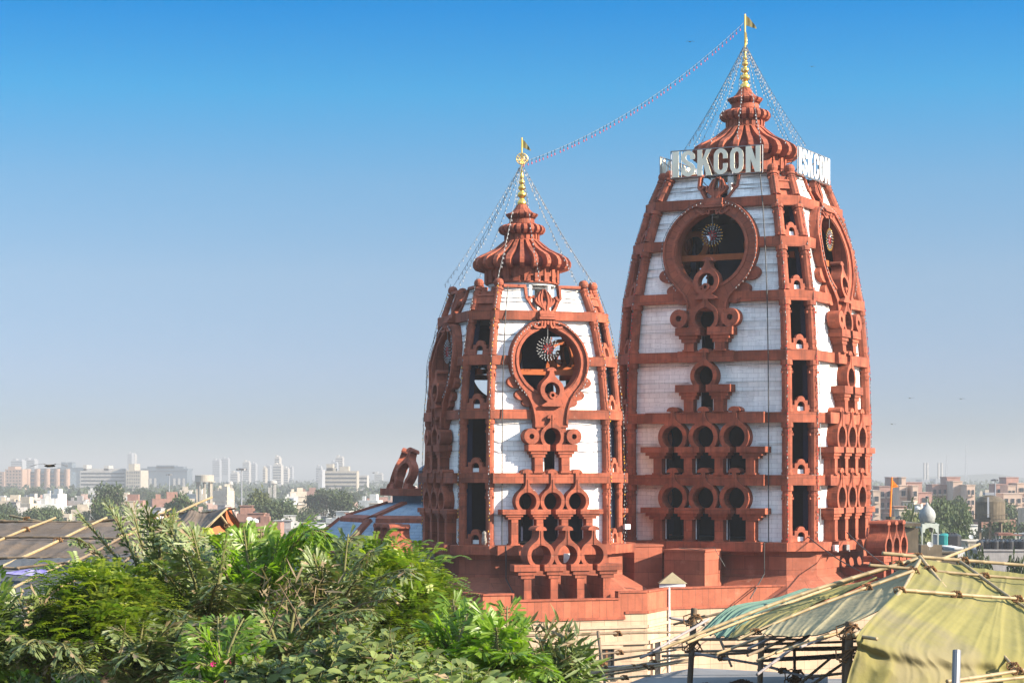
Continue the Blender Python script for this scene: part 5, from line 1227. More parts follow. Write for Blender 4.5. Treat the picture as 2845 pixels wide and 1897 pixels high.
palm((590, 1430, 22.6), [(750, 1228, 22.2, dict(arch_=1.7, sec=.75, droop=1.1, pairs=20, leaf=.24)), (700, 1200, 22.5, dict(arch_=.9, sec=.6, droop=.8, pairs=16)), (520, 1260, 22.4, dict(arch_=.4)), (600, 1215, 23), (480, 1380, 22, dict(arch_=.7)), (560, 1215, 22.8), (690, 1310, 22.2), (500, 1290, 22.2), (610, 1300, 22), (640, 1240, 22.8)],
     'bright green fishtail palm with one big frond arching to the right', 2, leaf=.21, wd=.09)
palm((760, 1450, 21.8), [(950, 1310, 21.4, dict(arch_=.9, droop=.8)), (800, 1226, 22.2, dict(arch_=.3, sec=.35)), (720, 1270, 22, dict(arch_=.3)), (860, 1260, 21.8, dict(arch_=.7, droop=.7)), (690, 1330, 21.4), (820, 1330, 21), (900, 1350, 21, dict(arch_=.8, droop=.8)), (740, 1300, 21.2), (650, 1380, 21)],
     'olive fishtail palm whose fronds droop right toward the red arcade', 1, leaf=.18, dry=3)
palm((105, 1530, 20.6), [(40, 1370, 20.8, dict(arch_=.2)), (95, 1375, 20.6, dict(arch_=.2)), (20, 1460, 20.2, dict(arch_=.7, droop=.8)), (170, 1420, 20.4), (200, 1560, 19.8, dict(arch_=.8, droop=.9)), (-30, 1500, 20), (150, 1490, 19.8, dict(arch_=.6, droop=.8)), (60, 1480, 19.6, dict(arch_=.6, droop=.8)), (120, 1400, 20.8), (230, 1480, 20)],
     'grey green fishtail palm in the lower left corner', 1, leaf=.19, wd=.10, dry=3)
palm((330, 1560, 20), [(270, 1440, 20.2, dict(arch_=.3)), (330, 1425, 20.4, dict(arch_=.2)), (390, 1440, 20), (250, 1520, 19.6), (420, 1510, 19.6), (300, 1500, 19.4, dict(droop=.8)), (370, 1520, 19.4), (450, 1560, 19.2), (430, 1420, 20.4), (350, 1470, 19.6)],
     'dusty fishtail palm at the bottom, under the feathery tree', 1, leaf=.18, wd=.1, dry=3)
palm((520, 1570, 19.4), [(450, 1440, 19.8), (500, 1415, 20), (560, 1420, 19.8), (600, 1480, 19.4), (450, 1520, 19.2, dict(droop=.9)), (540, 1500, 19, dict(droop=.9)), (480, 1470, 19.4, dict(droop=.9)), (420, 1560, 19)],
     'yellow green fishtail palm beside the broad leaved bush', 2, leaf=.19, wd=.08, dry=3)
palm((660, 1520, 20.6), [(600, 1400, 20.8), (680, 1390, 21), (740, 1420, 20.4), (780, 1370, 21), (860, 1400, 20.6, dict(arch_=.7)), (620, 1470, 20), (720, 1470, 20)],
     'dark fishtail palm among dry stalks in the middle of the thicket', 0, leaf=.16, dry=3)
palm((1060, 1540, 20.4), [(1040, 1375, 20.8, dict(arch_=.1, sec=.45)), (1080, 1390, 20.6, dict(arch_=.1, sec=.45)), (1010, 1430, 20.4), (1120, 1450, 20.2), (1000, 1490, 20), (1090, 1460, 20), (980, 1440, 20.4)],
     'bright upright fishtail palm in front of the hoarding', 2, leaf=.22, wd=.085)
palm((1150, 1560, 20), [(1165, 1392, 20.4, dict(arch_=.15, sec=.5)), (1110, 1405, 20.2, dict(arch_=.15)), (1200, 1440, 20), (1230, 1500, 19.6, dict(arch_=.6)), (1100, 1490, 19.6), (1180, 1500, 19.4), (1270, 1540, 19.4, dict(arch_=.5)), (1140, 1440, 19.8)],
     'bright fishtail palm under the step of the red parapet', 2, leaf=.22, wd=.09)
# thin bamboo shoots before the cream wall
F_ = Fol(); st = []; b = PD(1290, 1580, 20.5)
for (u, v) in ((1215, 1425), (1255, 1440), (1282, 1420), (1300, 1450), (1330, 1455), (1350, 1480), (1240, 1480), (1320, 1500), (1365, 1510), (1270, 1500)):
    t = PD(u, v, 20.5+rnd.uniform(-.6, .6)); pts = [b.lerp(t, k/6)+Vector((.1*sin(k), 0, -.05*sin(pi*k/6))) for k in range(7)]; st.append((pts, [.012, .01, .009, .008, .006, .005, .003]))
    for k in range(34):
        q = rnd.uniform(.3, 1); p = b.lerp(t, q); d = Vector((rnd.uniform(-.5, 1), rnd.uniform(-.6, .6), rnd.uniform(-.2, .9)))
        F_.add('lance', [p], [d], rv(1), [rnd.uniform(.12, .22)], [.035], [rnd.choice([0, 1, 1, 3])])
    for k in range(50):
        q = rnd.uniform(0, .55); p = b.lerp(t, q)+Vector((rnd.uniform(-.25, .25), rnd.uniform(-.2, .2), rnd.uniform(-.1, .1)))
        F_.add('lance', [p], [Vector((rnd.uniform(-1, 1), rnd.uniform(-.6, .6), rnd.uniform(-.6, .5)))], rv(1), [rnd.uniform(.15, .28)], [.03], [rnd.choice([0, 1, 2, 1])])
finish(F_, st, 'bamboo_clump', 'thin bamboo shoots with narrow leaves in front of the cream wall', 'bamboo', None, PM, b, 'culm', 'stem', 'leaves')
# feathery pinnate trees
def feather_tree(blobs, label, mats, n, leaf=.055, base=None, tr=None):
    F_ = Fol(); st = []; bb = PD(*base); g = bb-Vector((0, 0, 1.5)); st.append(([g, bb], [.13, .1]))
    for (u, v, Y, r, ry) in blobs:
        c = PD(u, v, Y); st.append(([bb, bb.lerp(c, .5)+Vector((0, 0, -.1)), c], [.06, .04, .015]))
        m = int(n*r*ry*1.0)
        d = rv(m); d[:, 2] = np.abs(d[:, 2])*1.1-.25; d[:, 1] = d[:, 1]*1.0-.15
        d /= np.linalg.norm(d, axis=1, keepdims=True); rad = ng.uniform(.35, 1.0, m)**.6
        P0 = np.array(c)+d*rad[:,None]*np.array([r, r, ry])
        lump = 1+.3*np.sin(P0[:, 0]*7+P0[:, 2]*5)*np.sin(P0[:, 2]*9+P0[:, 1]*6)
        P0 = np.array(c)+(P0-np.array(c))*lump[:,None]
        for i in range(m):
            p = Vector(P0[i]); dd = Vector(d[i]); ax = (dd+Vector((rnd.uniform(-.6, .6), rnd.uniform(-.6, .6), rnd.uniform(-.2, .5)))).normalized()
            L_ = rnd.uniform(.22, .40); k = 10; sde = ax.cross(Vector((0, 0, 1)))
            sde = sde.normalized() if sde.length > .1 else Vector((1, 0, 0)); up = sde.cross(ax)
            ps = []; ds = []
            for q in range(k):
                t = (q+.6)/k; pp = p+ax*L_*t-Vector((0, 0, .55*L_*t*t))
                for s3 in (-1, 1): ps.append(pp); ds.append(sde*s3+ax*.55-Vector((0, 0, .35)))
            mi = 1 if rnd.random() < .30+.35*(rad[i] > .85) else 0
            F_.add('diam', ps, ds, [up]*len(ps), ng.uniform(.8, 1.15, len(ps))*leaf*(1.25-.3*t), leaf*.42, mi)
    return finish(F_, st, 'feathery_tree', label, 'tree', None, mats, g)
feather_tree([(190, 1353, 21.4, 0.37, 0.26), (255, 1363, 21.2, 0.41, 0.27), (165, 1418, 21.0, 0.37, 0.28), (235, 1428, 20.8, 0.44, 0.34), (300, 1403, 21.0, 0.37, 0.32), (215, 1478, 20.6, 0.44, 0.32), (290, 1468, 20.6, 0.37, 0.32), (330, 1358, 21.4, 0.26, 0.18), (140, 1468, 20.8, 0.26, 0.24)],
             'bright feathery leaved tree below the brown tent at the left', [M['neem'], M['neem_y']], 1700, base=(240, 1480, 21.2))
feather_tree([(480, 1275, 24, .4, .25), (540, 1290, 24, .45, .3), (450, 1310, 24, .35, .3), (660, 1290, 24.5, .4, .3)], 'feathery tree top showing behind the arching palm frond', [M['neem'], M['neem_y']], 800, base=(520, 1400, 24.4))
feather_tree([(800, 1318, 24.6, .55, .35), (880, 1300, 24.6, .42, .28), (840, 1340, 24.4, .6, .45), (920, 1335, 24.4, .5, .38), (960, 1375, 24.2, .4, .5), (900, 1400, 24, .6, .45), (950, 1440, 23.8, .55, .5), (850, 1440, 23.8, .6, .4), (975, 1400, 24, .3, .4), (715, 1310, 24.8, .35, .2)],
             'neem like tree with drooping feathery leaves before the left tower foot', [M['neem'], M['neem_y']], 900, base=(880, 1500, 24.2))
# broad leaved bush
F_ = Fol(); st = []; g = PD(880, 1620, 18.6)
env = [(530, 1545), (575, 1500), (640, 1512), (700, 1478), (760, 1440), (830, 1415), (880, 1420), (930, 1462), (1000, 1490), (1060, 1505), (1120, 1530), (1200, 1560)]
for i in range(330):
    u = rnd.uniform(500, 1210)
    for (a, b_), (c_, d_) in zip(env, env[1:]):
        if a <= u <= c_: top = b_+(d_-b_)*(u-a)/(c_-a); break
    else: top = 1545
    v = top+rnd.uniform(0, 1)**1.3*(1640-top); Y = 18.6-1.6*(v-top)/200+rnd.uniform(-.5, .6)
    t = PD(u, v, Y); ax = Vector((rnd.uniform(-.5, .5), rnd.uniform(-.8, .2), rnd.uniform(.3, 1))).normalized(); s0 = t-ax*rnd.uniform(.3, .5)
    st.append(([s0, t], [.006, .003])); n = rnd.randint(6, 9)
    for k in range(n):
        q = k/n; p = s0.lerp(t, q); a = k*2.4; sdv = Vector((cos(a), sin(a), 0)); d = (sdv+ax*.6-Vector((0, 0, .35*(1-q)))).normalized()
        nr_ = (Vector((0, 0, 1))+Vector((.25, -.35, 0))+Vector(rv(1)[0])*.45)
        L_ = rnd.uniform(.11, .20)*(1-.3*q)
        F_.add('oval', [p], [d], [nr_], [L_], [L_*.56], [rnd.choices([0, 1, 2], [7, 3, .15])[0]])
finish(F_, st, 'broad_leaf_bush', 'broad leaved pale green bush at the bottom centre', 'bush', None, [M['bush'], M['bush_d'], M['dry']], g, 'stems', 'stem', 'leaves')
# dark tangle of undergrowth behind and below, dry stalks, flowers
F_ = Fol(); n = 26000
u = ng.uniform(-60, 1230, n); w = ng.uniform(0, 1, n)
topv = np.interp(u, [-60, 0, 60, 130, 420, 480, 560, 760, 960, 1000, 1100, 1230], [1420, 1430, 1450, 1450, 1345, 1320, 1330, 1330, 1420, 1480, 1520, 1600])
v = topv+(1720-topv)*w**.8; Y = 25.2-2.6*w+ng.uniform(-.9, .9, n)
P0 = np.stack([(u*1.20961-1422.5)/F*Y, Y, ZC+(HOR-v*1.20961)/F*Y], 1)
k1 = ng.random(n) < .5
F_.add('lance', P0[k1], rv(k1.sum()), rv(k1.sum()), ng.uniform(.15, .34, k1.sum()), ng.uniform(.03, .07, k1.sum()), ng.choice([0, 0, 1, 3], k1.sum()))
F_.add('fish', P0[~k1], rv((~k1).sum()), rv((~k1).sum()), ng.uniform(.12, .24, (~k1).sum()), ng.uniform(.08, .14, (~k1).sum()), ng.choice([0, 0, 0, 1, 2], (~k1).sum()))
o = F_.build('undergrowth', PM); tag(o, 'dense dark tangle of leaves below the palms', 'undergrowth', kind='stuff')
F_ = Fol(); n = 230; u = ng.uniform(590, 800, n); v = ng.uniform(1330, 1460, n); Y = ng.uniform(20.8, 21.8, n)
P0 = np.stack([(u*1.20961-1422.5)/F*Y, Y, ZC+(HOR-v*1.20961)/F*Y], 1)
F_.add('lance', P0, rv(n), rv(n), ng.uniform(.1, .3, n), ng.uniform(.012, .03, n), np.zeros(n, int)); o = F_.build('dry_brush', [M['dry']]); tag(o, 'dry brown twigs and dead leaflets among the palms', 'dry brush', kind='stuff')
for (a, b_, Y) in (((668, 1330), (605, 1480), 20.4), ((640, 1340), (700, 1470), 20.3), ((290, 1420), (262, 1560), 19.3), ((420, 1440), (385, 1500), 20), ((880, 1375), (780, 1410), 20.8), ((930, 1360), (800, 1420), 20.9)):
    mb = MB(); p, q = PD(*a, Y), PD(*b_, Y+.3); mb.tube([p, p.lerp(q, .5)+Vector((.02, 0, .03)), q], [.004, .007, .009], 6); o = mb.build('bare_stalk', M['stem'] if a[0] < 300 else M['bamboo_d']); tag(o, 'thin bare stalk sticking out of the thicket', 'stalk', 'bare stalks in the thicket')
for (u, v, Y) in ((490, 1525, 19.2), (530, 1522, 19.2), (522, 1565, 19), (505, 1538, 19.3)):
    mb = MB(); p = PD(u, v, Y)
    for k in range(5): a = 2*pi*k/5; mb.add([p, p+Vector((.022*cos(a), -.03, .022*sin(a)+.01)), p+Vector((.03*cos(a+.5), -.015, .03*sin(a+.5))), p+Vector((.022*cos(a+1), -.03, .022*sin(a+1)))], [(0,1,2,3)])
    o = mb.build('flower', M['pink']); tag(o, 'small magenta flower low in the palm leaves', 'flower', 'magenta flowers')
# dark leafy tree edge at the left border
F_ = Fol(); st = []; g = PD(-20, 1600, 20); n = 1500; th = rv(n)
P0 = np.array(PD(-42, 1470, 20.5))+th*np.array([.36, .5, .75])*ng.uniform(.4, 1, n)[:,None]
F_.add('oval', P0, th+rv(n)*.6, rv(n)*.5+np.array([0, -.2, 1]), ng.uniform(.07, .13, n), ng.uniform(.04, .07, n), ng.choice([0, 1], n)); st.append(([g, PD(-32, 1430, 20.5)], [.05, .02]))
finish(F_, st, 'leafy_shrub', 'dark leafy shrub cut off by the left edge', 'shrub', None, [M['neem'], M['bush_d']], g)
ALB[0] = .66
# ------------------------------------------------------------------ ground, city, trees, far skyline
M['ground'] = mat('dusty_city_ground', (.17,.15,.12), var=.3, scale=.02, var2=.3, scale2=.004, dirt=dict(c=(.06,.085,.04), s=.012, lo=.45, hi=.6, k=.8))
g = MB(); n_ = 24
gx = np.linspace(-9000, 9000, n_+1); gy = np.concatenate([np.linspace(-300, 2000, 13), np.linspace(3000, 14000, 8)])
g.add([(x, y, 0) for y in gy for x in gx], [(j*(n_+1)+i, j*(n_+1)+i+1, (j+1)*(n_+1)+i+1, (j+1)*(n_+1)+i) for j in range(len(gy)-1) for i in range(n_)])
tag(g.build('ground', M['ground'], org=(0,0,0)), kind='structure')
r3_ = random.Random(5)
WC = [('white', (.66,.64,.60)), ('cream', (.58,.49,.38)), ('grey', (.36,.34,.33)), ('brick red', (.36,.19,.14)), ('pale blue', (.34,.50,.60)), ('pinkish', (.52,.36,.30))]
for nme, c in WC: M['h_'+nme] = mat(nme.replace(' ', '_')+'_plaster', c, rough=.9, var=.15, scale=.8, var2=.15, hue=.12, streak=.12)
M['pane'] = mat('dark_window', (.05,.06,.07), rough=.25, var=0, var2=0, spec=.5)
M['tank'] = mat('black_tank_plastic', (.025,.026,.03), rough=.4, var=0)
M['tankw'] = mat('white_tank_plastic', (.62,.62,.62), rough=.4, var=.05)
M['dish'] = mat('dish_metal', (.5,.5,.5), rough=.4, var=0)
M['tree_l'] = mat('city_tree_leaf', (.060,.088,.028), rough=.7, var=.35, scale=.35, var2=.25, scale2=.08, trans=.15, hue=.3)
M['tree_y'] = mat('city_tree_pale_leaf', (.10,.12,.035), rough=.7, var=.35, scale=.35, var2=.25, trans=.15, hue=.25)
M['trunk'] = mat('city_tree_trunk', (.10,.075,.05), var=.3)
def house_proto(w, d, fl, m, seed, simple=False):
    r = random.Random(seed); h = 3.1*fl; o = (0, 0, 0)
    root = empty('house', o, 'x', 'house')
    mb = MB(); mb.box((0, 0, h/2), (w, d, h))
    for (cx_, cy_, dx, dy) in ((0, -d/2+.1, w, .2), (0, d/2-.1, w, .2), (-w/2+.1, 0, .2, d-.4), (w/2-.1, 0, .2, d-.4)): mb.box((cx_, cy_, h+.45), (dx, dy, .9))
    for k in range(1, fl): mb.box((0, -d/2-.3, 3.1*k), (w*.96, .8, .16))
    mb.build('wall', m, root)
    mb = MB(); sx_ = r.uniform(-.25, .25)*w; mb.box((sx_, d*.2, h+1.25), (w*.36, d*.4, 2.5)); mb.box((sx_, d*.2, h+2.56), (w*.42, d*.46, .14))
    if r.random() < .6: mb.box((-sx_*1.4, d*.1, h+1.), (w*.2, d*.3, 2.0))
    mb.build('roof_room', m, root)
    if simple: return root
    nw = max(2, int(w/2.6))
    for k in range(fl):
        if 3.1*k < 3: continue
        for i in range(nw):
            if r.random() < .25: continue
            x = (i+.5)/nw*w-w/2; mb = MB(); mb.box((x, -d/2-.02, 3.1*k+1.6), (1.1, .12, 1.3+.8*(r.random() < .3)))
            mb.build('window', M['pane'], root)
    return root
P_ = []
for i in range(14):
    nme, c = WC[[0, 0, 0, 1, 1, 2, 2, 3, 4, 5, 0, 1, 0, 2][i]]
    P_.append((nme, house_proto(r3_.uniform(6, 11), r3_.uniform(7, 11), r3_.choice([2, 3, 3, 4]), M['h_'+nme], i)))
PS = []
for i in range(8):
    nme, c = WC[[0, 0, 1, 2, 0, 5, 3, 1][i]]
    w, d, fl = r3_.uniform(7, 14), r3_.uniform(7, 11), r3_.choice([2, 3, 4]); h = 3.1*fl
    mb = MB(); mb.box((0, 0, h/2), (w, d, h)); mb.box((w*.15, 1, h+1.2), (w*.35, d*.4, 2.4)); mb.box((-w*.3, 0, h+.8), (w*.16, d*.3, 1.6))
    for k in range(1, fl): mb.box((0, -d/2-.25, 3.1*k), (w*.9, .5, .5))
    o = mb.build('house', M['h_'+nme], org=(0,0,0)); PS.append((nme, o))
def tree_proto(h, r, seed, m, nq=2400, qs=.55):
    g_ = np.random.default_rng(seed); root = empty('tree', (0,0,0), 'x', 'tree')
    F_ = Fol(); nb = 9; cs = [(g_.uniform(-.6, .6)*r, g_.uniform(-.6, .6)*r, h*g_.uniform(.55, .86), r*g_.uniform(.32, .55)) for _ in range(nb)]
    for (x, y, z, rr) in cs:
        k = nq//nb; d = g_.normal(size=(k, 3)); d /= np.linalg.norm(d, axis=1, keepdims=True); q = g_.uniform(.45, 1.08, k)[:,None]
        P0 = np.array([x, y, z])+d*q*np.array([rr, rr, rr*.8])
        F_.add('diam', P0, g_.normal(size=(k, 3)), d+g_.normal(size=(k, 3))*.5, g_.uniform(.6, 1.4, k)*qs*1.05, qs*.75, 0)
    F_.build('crown', [m], root)
    mb = MB(); mb.tube([(0,0,0), (.1,0,h*.3), (0,.1,h*.6)], [.32, .25, .14], 6)
    for (x, y, z, rr) in cs[:5]: mb.tube([(.05, 0, h*.35), (x*.6, y*.6, z*.85), (x, y, z)], [.16, .1, .04], 5)
    mb.build('trunk', M['trunk'], root); return root
TP = [tree_proto(h, r, s, M[m]) for h, r, s, m in ((11, 4.6, 1, 'tree_l'), (13, 5.2, 2, 'tree_l'), (9, 4.4, 3, 'tree_y'), (12, 6., 4, 'tree_l'), (10, 3.6, 5, 'tree_l'), (8, 3.6, 6, 'tree_y'))]
used = set()
def first_or_copy(o, loc, rz, sc, label, group, cat=None):
    """the prototype itself goes to the first place, copies to the others"""
    if o.name not in used:
        used.add(o.name); o.location = loc; o.rotation_euler = (0, 0, rz); o.scale = sc; o['label'] = label; o['group'] = group
        if cat: o['category'] = cat
        return o
    c = copy_tree(o, loc, rz, sc, label, group)
    if cat: c['category'] = cat
    return c
occ = []
def free(x, y, r):
    for a, b, c in occ:
        if abs(a-x) < c+r and abs(b-y) < c+r: return False
    occ.append((x, y, r)); return True
SIDES = ((-90, 1215, 'left of the towers'), (2425, 2960, 'right of the towers'))
roofs = []
def scatter(n, y0, y1, protos, side, single, power=1.):
    u0, u1, sn = SIDES[side]
    for _ in range(n*6):
        if n <= 0: break
        Y = y0+(y1-y0)*r3_.random()**power; u = r3_.uniform(u0, u1); x = (u-1422.5)/F*Y
        if not free(x, Y, 4.3 if not single else 5.): continue
        nme, o = r3_.choice(protos); s = r3_.uniform(.85, 1.15); rz = r3_.choice([0, .25, -.2, .1, pi/2+.1, -.35]); sz = r3_.uniform(.8, 1.15)
        art = 'far' if single else 'near'
        first_or_copy(o, (x, Y, 0), rz, (s, s, sz), nme+' flat roofed house among the '+art+' rooftops '+sn, nme+' '+art+' houses '+sn, 'house')
        n -= 1
        if not single and Y < 760:
            top = max((v[2] for v in o.bound_box), default=0) if o.type == 'MESH' else max(max(c[2] for c in ch.bound_box) for ch in o.children)
            roofs.append((x, Y, (top-2.63)*sz, s))
scatter(108, 385, 820, P_, 0, False, 1.15); scatter(78, 800, 1500, PS, 0, True)
scatter(36, 330, 560, P_, 1, False); scatter(22, 640, 1300, PS, 1, True)
def trees(n, y0, y1, side, power=1., s0=.8, s1=1.35, protos=None, z=0):
    u0, u1, sn = SIDES[side]
    for _ in range(n):
        Y = y0+(y1-y0)*r3_.random()**power; x = (r3_.uniform(u0, u1)-1422.5)/F*Y; i = r3_.randrange(len(TP)) if protos is None else r3_.choice(protos); s = r3_.uniform(s0, s1)
        far = Y > 700; pal = i in (2, 5)
        first_or_copy(TP[i], (x, Y, z), r3_.uniform(0, 6), (s, s, s*r3_.uniform(.85, 1.1)), ('pale green' if pal else 'dark green')+' round tree among '+('distant' if far else 'nearer')+' roofs '+sn, ('pale' if pal else 'dark')+' '+('distant' if far else 'nearer')+' trees '+sn)
trees(26, 400, 700, 0); trees(64, 700, 1500, 0); trees(30, 300, 520, 1); trees(40, 520, 1100, 1)
# named larger trees (photo pixel of the crown top, distance, width)
for (u, v, Y, w, lab) in ((290, 1345, 620, 70, 'large dark tree before the white office block at the left'), (295, 1385, 520, 60, 'bushy tree in front of the blue glass block, among white roofs'), (720, 1360, 560, 60, 'tall pale tree beside the lamp mast'), (500, 1370, 560, 52, 'round tree right of the white billboard roofs'),
                          (790, 1380, 600, 60, 'wide tree right of the lamp mast'), (960, 1365, 640, 60, 'broad tree left of the blue dome'), (900, 1350, 760, 60, 'broad tree below the big cream office slab'),
                          (2650, 1425, 370, 60, 'big tree at right between the shrine and the water tank'), (2620, 1385, 420, 70, 'dark tree behind the small domed shrine'), (2540, 1405, 330, 60, 'yellow green tree below the saffron flag'), (2715, 1535, 190, 92, 'leafy tree just behind the right tent'), (2850, 1545, 180, 70, 'tree at the right border behind the right tent'), (2590, 1400, 460, 50, 'dark crown left of the concrete water tower, nearest the kiosk finial'), (2668, 1390, 450, 45, 'dark crown just left of the concrete water tower'), (2650, 1372, 520, 60, 'tall dark crown below the middle pink block'), (2655, 1490, 255, 22, 'small dense tree right of the shrine'), (2822, 1480, 330, 36, 'dark tree under the water tank at the right border')):
    i = 2 if 'pale' in lab or 'yellow' in lab else 3 if Y < 200 else r3_.choice([0, 1, 3, 4]); p = PX(u, v, Y); h = [11, 13, 9, 12, 10, 8][i]; rr = [4.6, 5.2, 4.4, 6., 3.6, 3.6][i]
    s = w/F*Y/rr/1.1*1.0; sz = max(p.z, 4)/h/.98
    first_or_copy(TP[i], (p.x, Y, 0), r3_.uniform(0, 6), (s, s, sz), lab, 'large single trees in the city')
# roof tanks and dishes
def tank_proto(m, r, h):
    mb = MB(); mb.lathe([(r*.9, 0), (r, .1), (r, h*.8), (r*.85, h*.9), (r*.3, h), (r*.3, h+.1), (.02, h+.1)], 14); return mb.build('water_tank', m, org=(0,0,0), smooth=False)
tb, tw = tank_proto(M['tank'], .75, 1.5), tank_proto(M['tankw'], .8, 1.7)
mb = MB(); mb.lathe([(.02, .0), (.4, .12), (.75, .32), (.78, .34), (.4, .16), (.02, .05)], 16); V_ = [Vector(v) for v in mb.v]; mb.v = [tuple(Matrix.Rotation(R_(60), 3, 'X') @ v+Vector((0, 0, 1.3))) for v in V_]; mb.tube([(0,0,0),(0,0,1.3)], .05, 5)
ds_ = mb.build('satellite_dish', M['dish'], org=(0,0,0))
for i, (x, Y, z, s) in enumerate(roofs):
    sn = 'left of the towers' if x < 0 else 'right of the towers'
    for k in range(r3_.choice([0, 1, 1, 2, 3])):
        wh = r3_.random() < .35
        if i > 110: break
        first_or_copy(tw if wh else tb, (x+r3_.uniform(-2.5, 2.5), Y-r3_.uniform(1, 2.6), z+.02), 0, (1,1,1), ('white' if wh else 'black')+' water tank on a flat roof '+sn, ('white' if wh else 'black')+' roof tanks '+sn, 'water tank')
    if r3_.random() < .22: first_or_copy(ds_, (x+r3_.uniform(-2, 2), Y-2.5, z), r3_.uniform(-.6, .6), (1,1,1), 'grey satellite dish on a flat roof '+sn, 'satellite dishes '+sn, 'satellite dish')
# far woods read as one mass
F_ = Fol(); gg = np.random.default_rng(4)
for (u0, u1, y0, y1, n, zt) in ((-120, 1300, 1400, 3600, 13000, 13), (2380, 3000, 1000, 3600, 7000, 13), (1300, 2380, 900, 3600, 7000, 13)):
    Y = y0+(y1-y0)*gg.random(n)**1.2; X = (gg.uniform(u0, u1, n)-1422.5)/F*Y
    lump = np.sin(X*.11+Y*.031)*np.sin(X*.043-Y*.06)+.6*np.sin(X*.31+Y*.1)
    k = lump > -.45; Z = (zt*(.62+.26*lump))*gg.uniform(.45, 1.0, n)**.5
    P0 = np.stack([X, Y, np.maximum(Z, 1)], 1)[k]; F_.add('diam', P0, rv(k.sum()), rv(k.sum())+np.array([0, -.5, .6]), gg.uniform(3, 6, k.sum()), gg.uniform(2.5, 4, k.sum()), np.zeros(k.sum(), int))
tag(F_.build('distant_woods', [M['tree_l']], org=(0, 1500, 0)), 'distant belt of trees across the hazy plain', 'woods', kind='stuff')

# ---- larger buildings, each its own thing
def bldg(u0, u1, vt, Y, d, m, label, cat='office block', name='office_building', vb=None, rz=0., rows=0, cols=0, win='h', group=None, tops=()):
    a, b = PX(u0, vt, Y), PX(u1, vt, Y); w = b.x-a.x; h = a.z; cx_ = (a.x+b.x)/2; cy_ = Y+d/2
    root = empty(name, (cx_, cy_, 0), label, cat, group)
    mb = MB(); mb.box((cx_, cy_, h/2), (w, d, h), rz); mb.build('wall', m, root)
    T_ = lambda x, y: (cx_+x*cos(rz)-y*sin(rz), cy_+x*sin(rz)+y*cos(rz))
    if rows and win == 'h':
        for k in range(rows):
            z = h-(k+.75)*3.6
            if z < 8: break
            mb = MB(); x, y = T_(0, -d/2); mb.box((x, y, z), (w*.94, .5, 1.5), rz); mb.build('window_band', M['pane'], root)
    elif rows:
        for k in range(rows):
            z = h-(k+.65)*3.3
            if z < 6: break
            for i in range(cols):
                x, y = T_((i+.5)/cols*w*.9-w*.45, -d/2); mb = MB(); mb.box((x, y, z), (w/cols*.42, .3, 1.5), rz); mb.build('window', M['pane'], root)
    mb = MB()
    for (f0, f1, dh) in tops:
        x, y = T_((f0+f1)/2*w-w/2, 0); mb.box((x, y, h+dh*.35), ((f1-f0)*w, d*.7, dh*.7), rz)
    if tops: mb.build('roof_block', m, root)
    return root, (cx_, cy_, w, h, T_)
M['peach'] = mat('peach_concrete', (.42,.275,.20), var=.1, scale=.3)
M['beige'] = mat('beige_concrete', (.44,.385,.31), var=.08, scale=.3)
M['offwhite'] = mat('offwhite_concrete', (.47,.44,.41), var=.06, scale=.3)
M['glass'] = mat('blue_glass_facade', (.11,.15,.19), rough=.2, var=.1, scale=.1, spec=.6)
M['pinkc'] = mat('pink_apartment_plaster', (.50,.29,.235), var=.1, scale=.4, streak=.1)
M['pinkd'] = mat('cream_apartment_plaster', (.66,.48,.37), var=.08, scale=.4)
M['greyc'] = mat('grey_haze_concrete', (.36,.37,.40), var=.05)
M['conc'] = mat('stained_concrete', (.125,.095,.06), var=.25, scale=.8, var2=.25, scale2=.2, streak=.3)
bldg(-60, 12, 1310, 2275, 30, M['peach'], 'peach block cut off by the left edge', rows=5, cols=5, win='w')
bldg(14, 62, 1303, 2210, 40, M['peach'], 'peach office block with small windows near the left edge', rows=6, cols=5, win='w', tops=((.1, .5, 4),))
r, (cx_, cy_, w, h, T_) = bldg(75, 190, 1310, 2236, 40, M['glass'], 'grey block with tall peach round towers along its front', tops=((.2, .9, 5),))
for i in range(5):
    mb = MB(); x, y = T_((i+.1)/4.2*w-w/2, -22); mb.tube([(x, y, 0), (x, y, h+3)], 3.2, 12); mb.build('stair_tower', M['peach'], r)
for k in range(6):
    mb = MB(); x, y = T_(0, -20.3); mb.box((x, y, h-2.5-k*4.2), (w, .8, 1.3)); mb.build('floor_edge', M['peach'], r)
r, (cx_, cy_, w, h, T_) = bldg(222, 350, 1307, 2080, 36, M['offwhite'], 'long white office block with dark window bands', rows=7, tops=((.05, .9, 3), (.5, .6, 7), (.05, .12, 8)))
bldg(350, 391, 1306, 2067, 44, M['beige'], 'cream end block with small square windows right of the white office block', rows=8, cols=6, win='w', tops=((.1, .5, 9),))
r, (cx_, cy_, w, h, T_) = bldg(394, 520, 1302, 2470, 40, M['glass'], 'blue glass office block with slim white columns', tops=((.1, .9, 4), (.3, .7, 6)))
for i in (0, 1, 2, 6, 7, 8):
    mb = MB(); x, y = T_((i+.8)/9.5*w-w/2, -20.4); mb.box((x, y, h/2-4), (2.6, .8, h-14)); mb.build('facade_column', M['offwhite'], r)
mb = MB(); mb.box((cx_, cy_, h-.8), (w*1.03, 42, 2.6)); mb.build('cornice', M['glass'], r)
bldg(160, 236, 1298, 2535, 30, M['glass'], 'dark glass block with two white roof tanks behind the round towers', tops=((.1, .25, 9), (.35, .5, 9)))
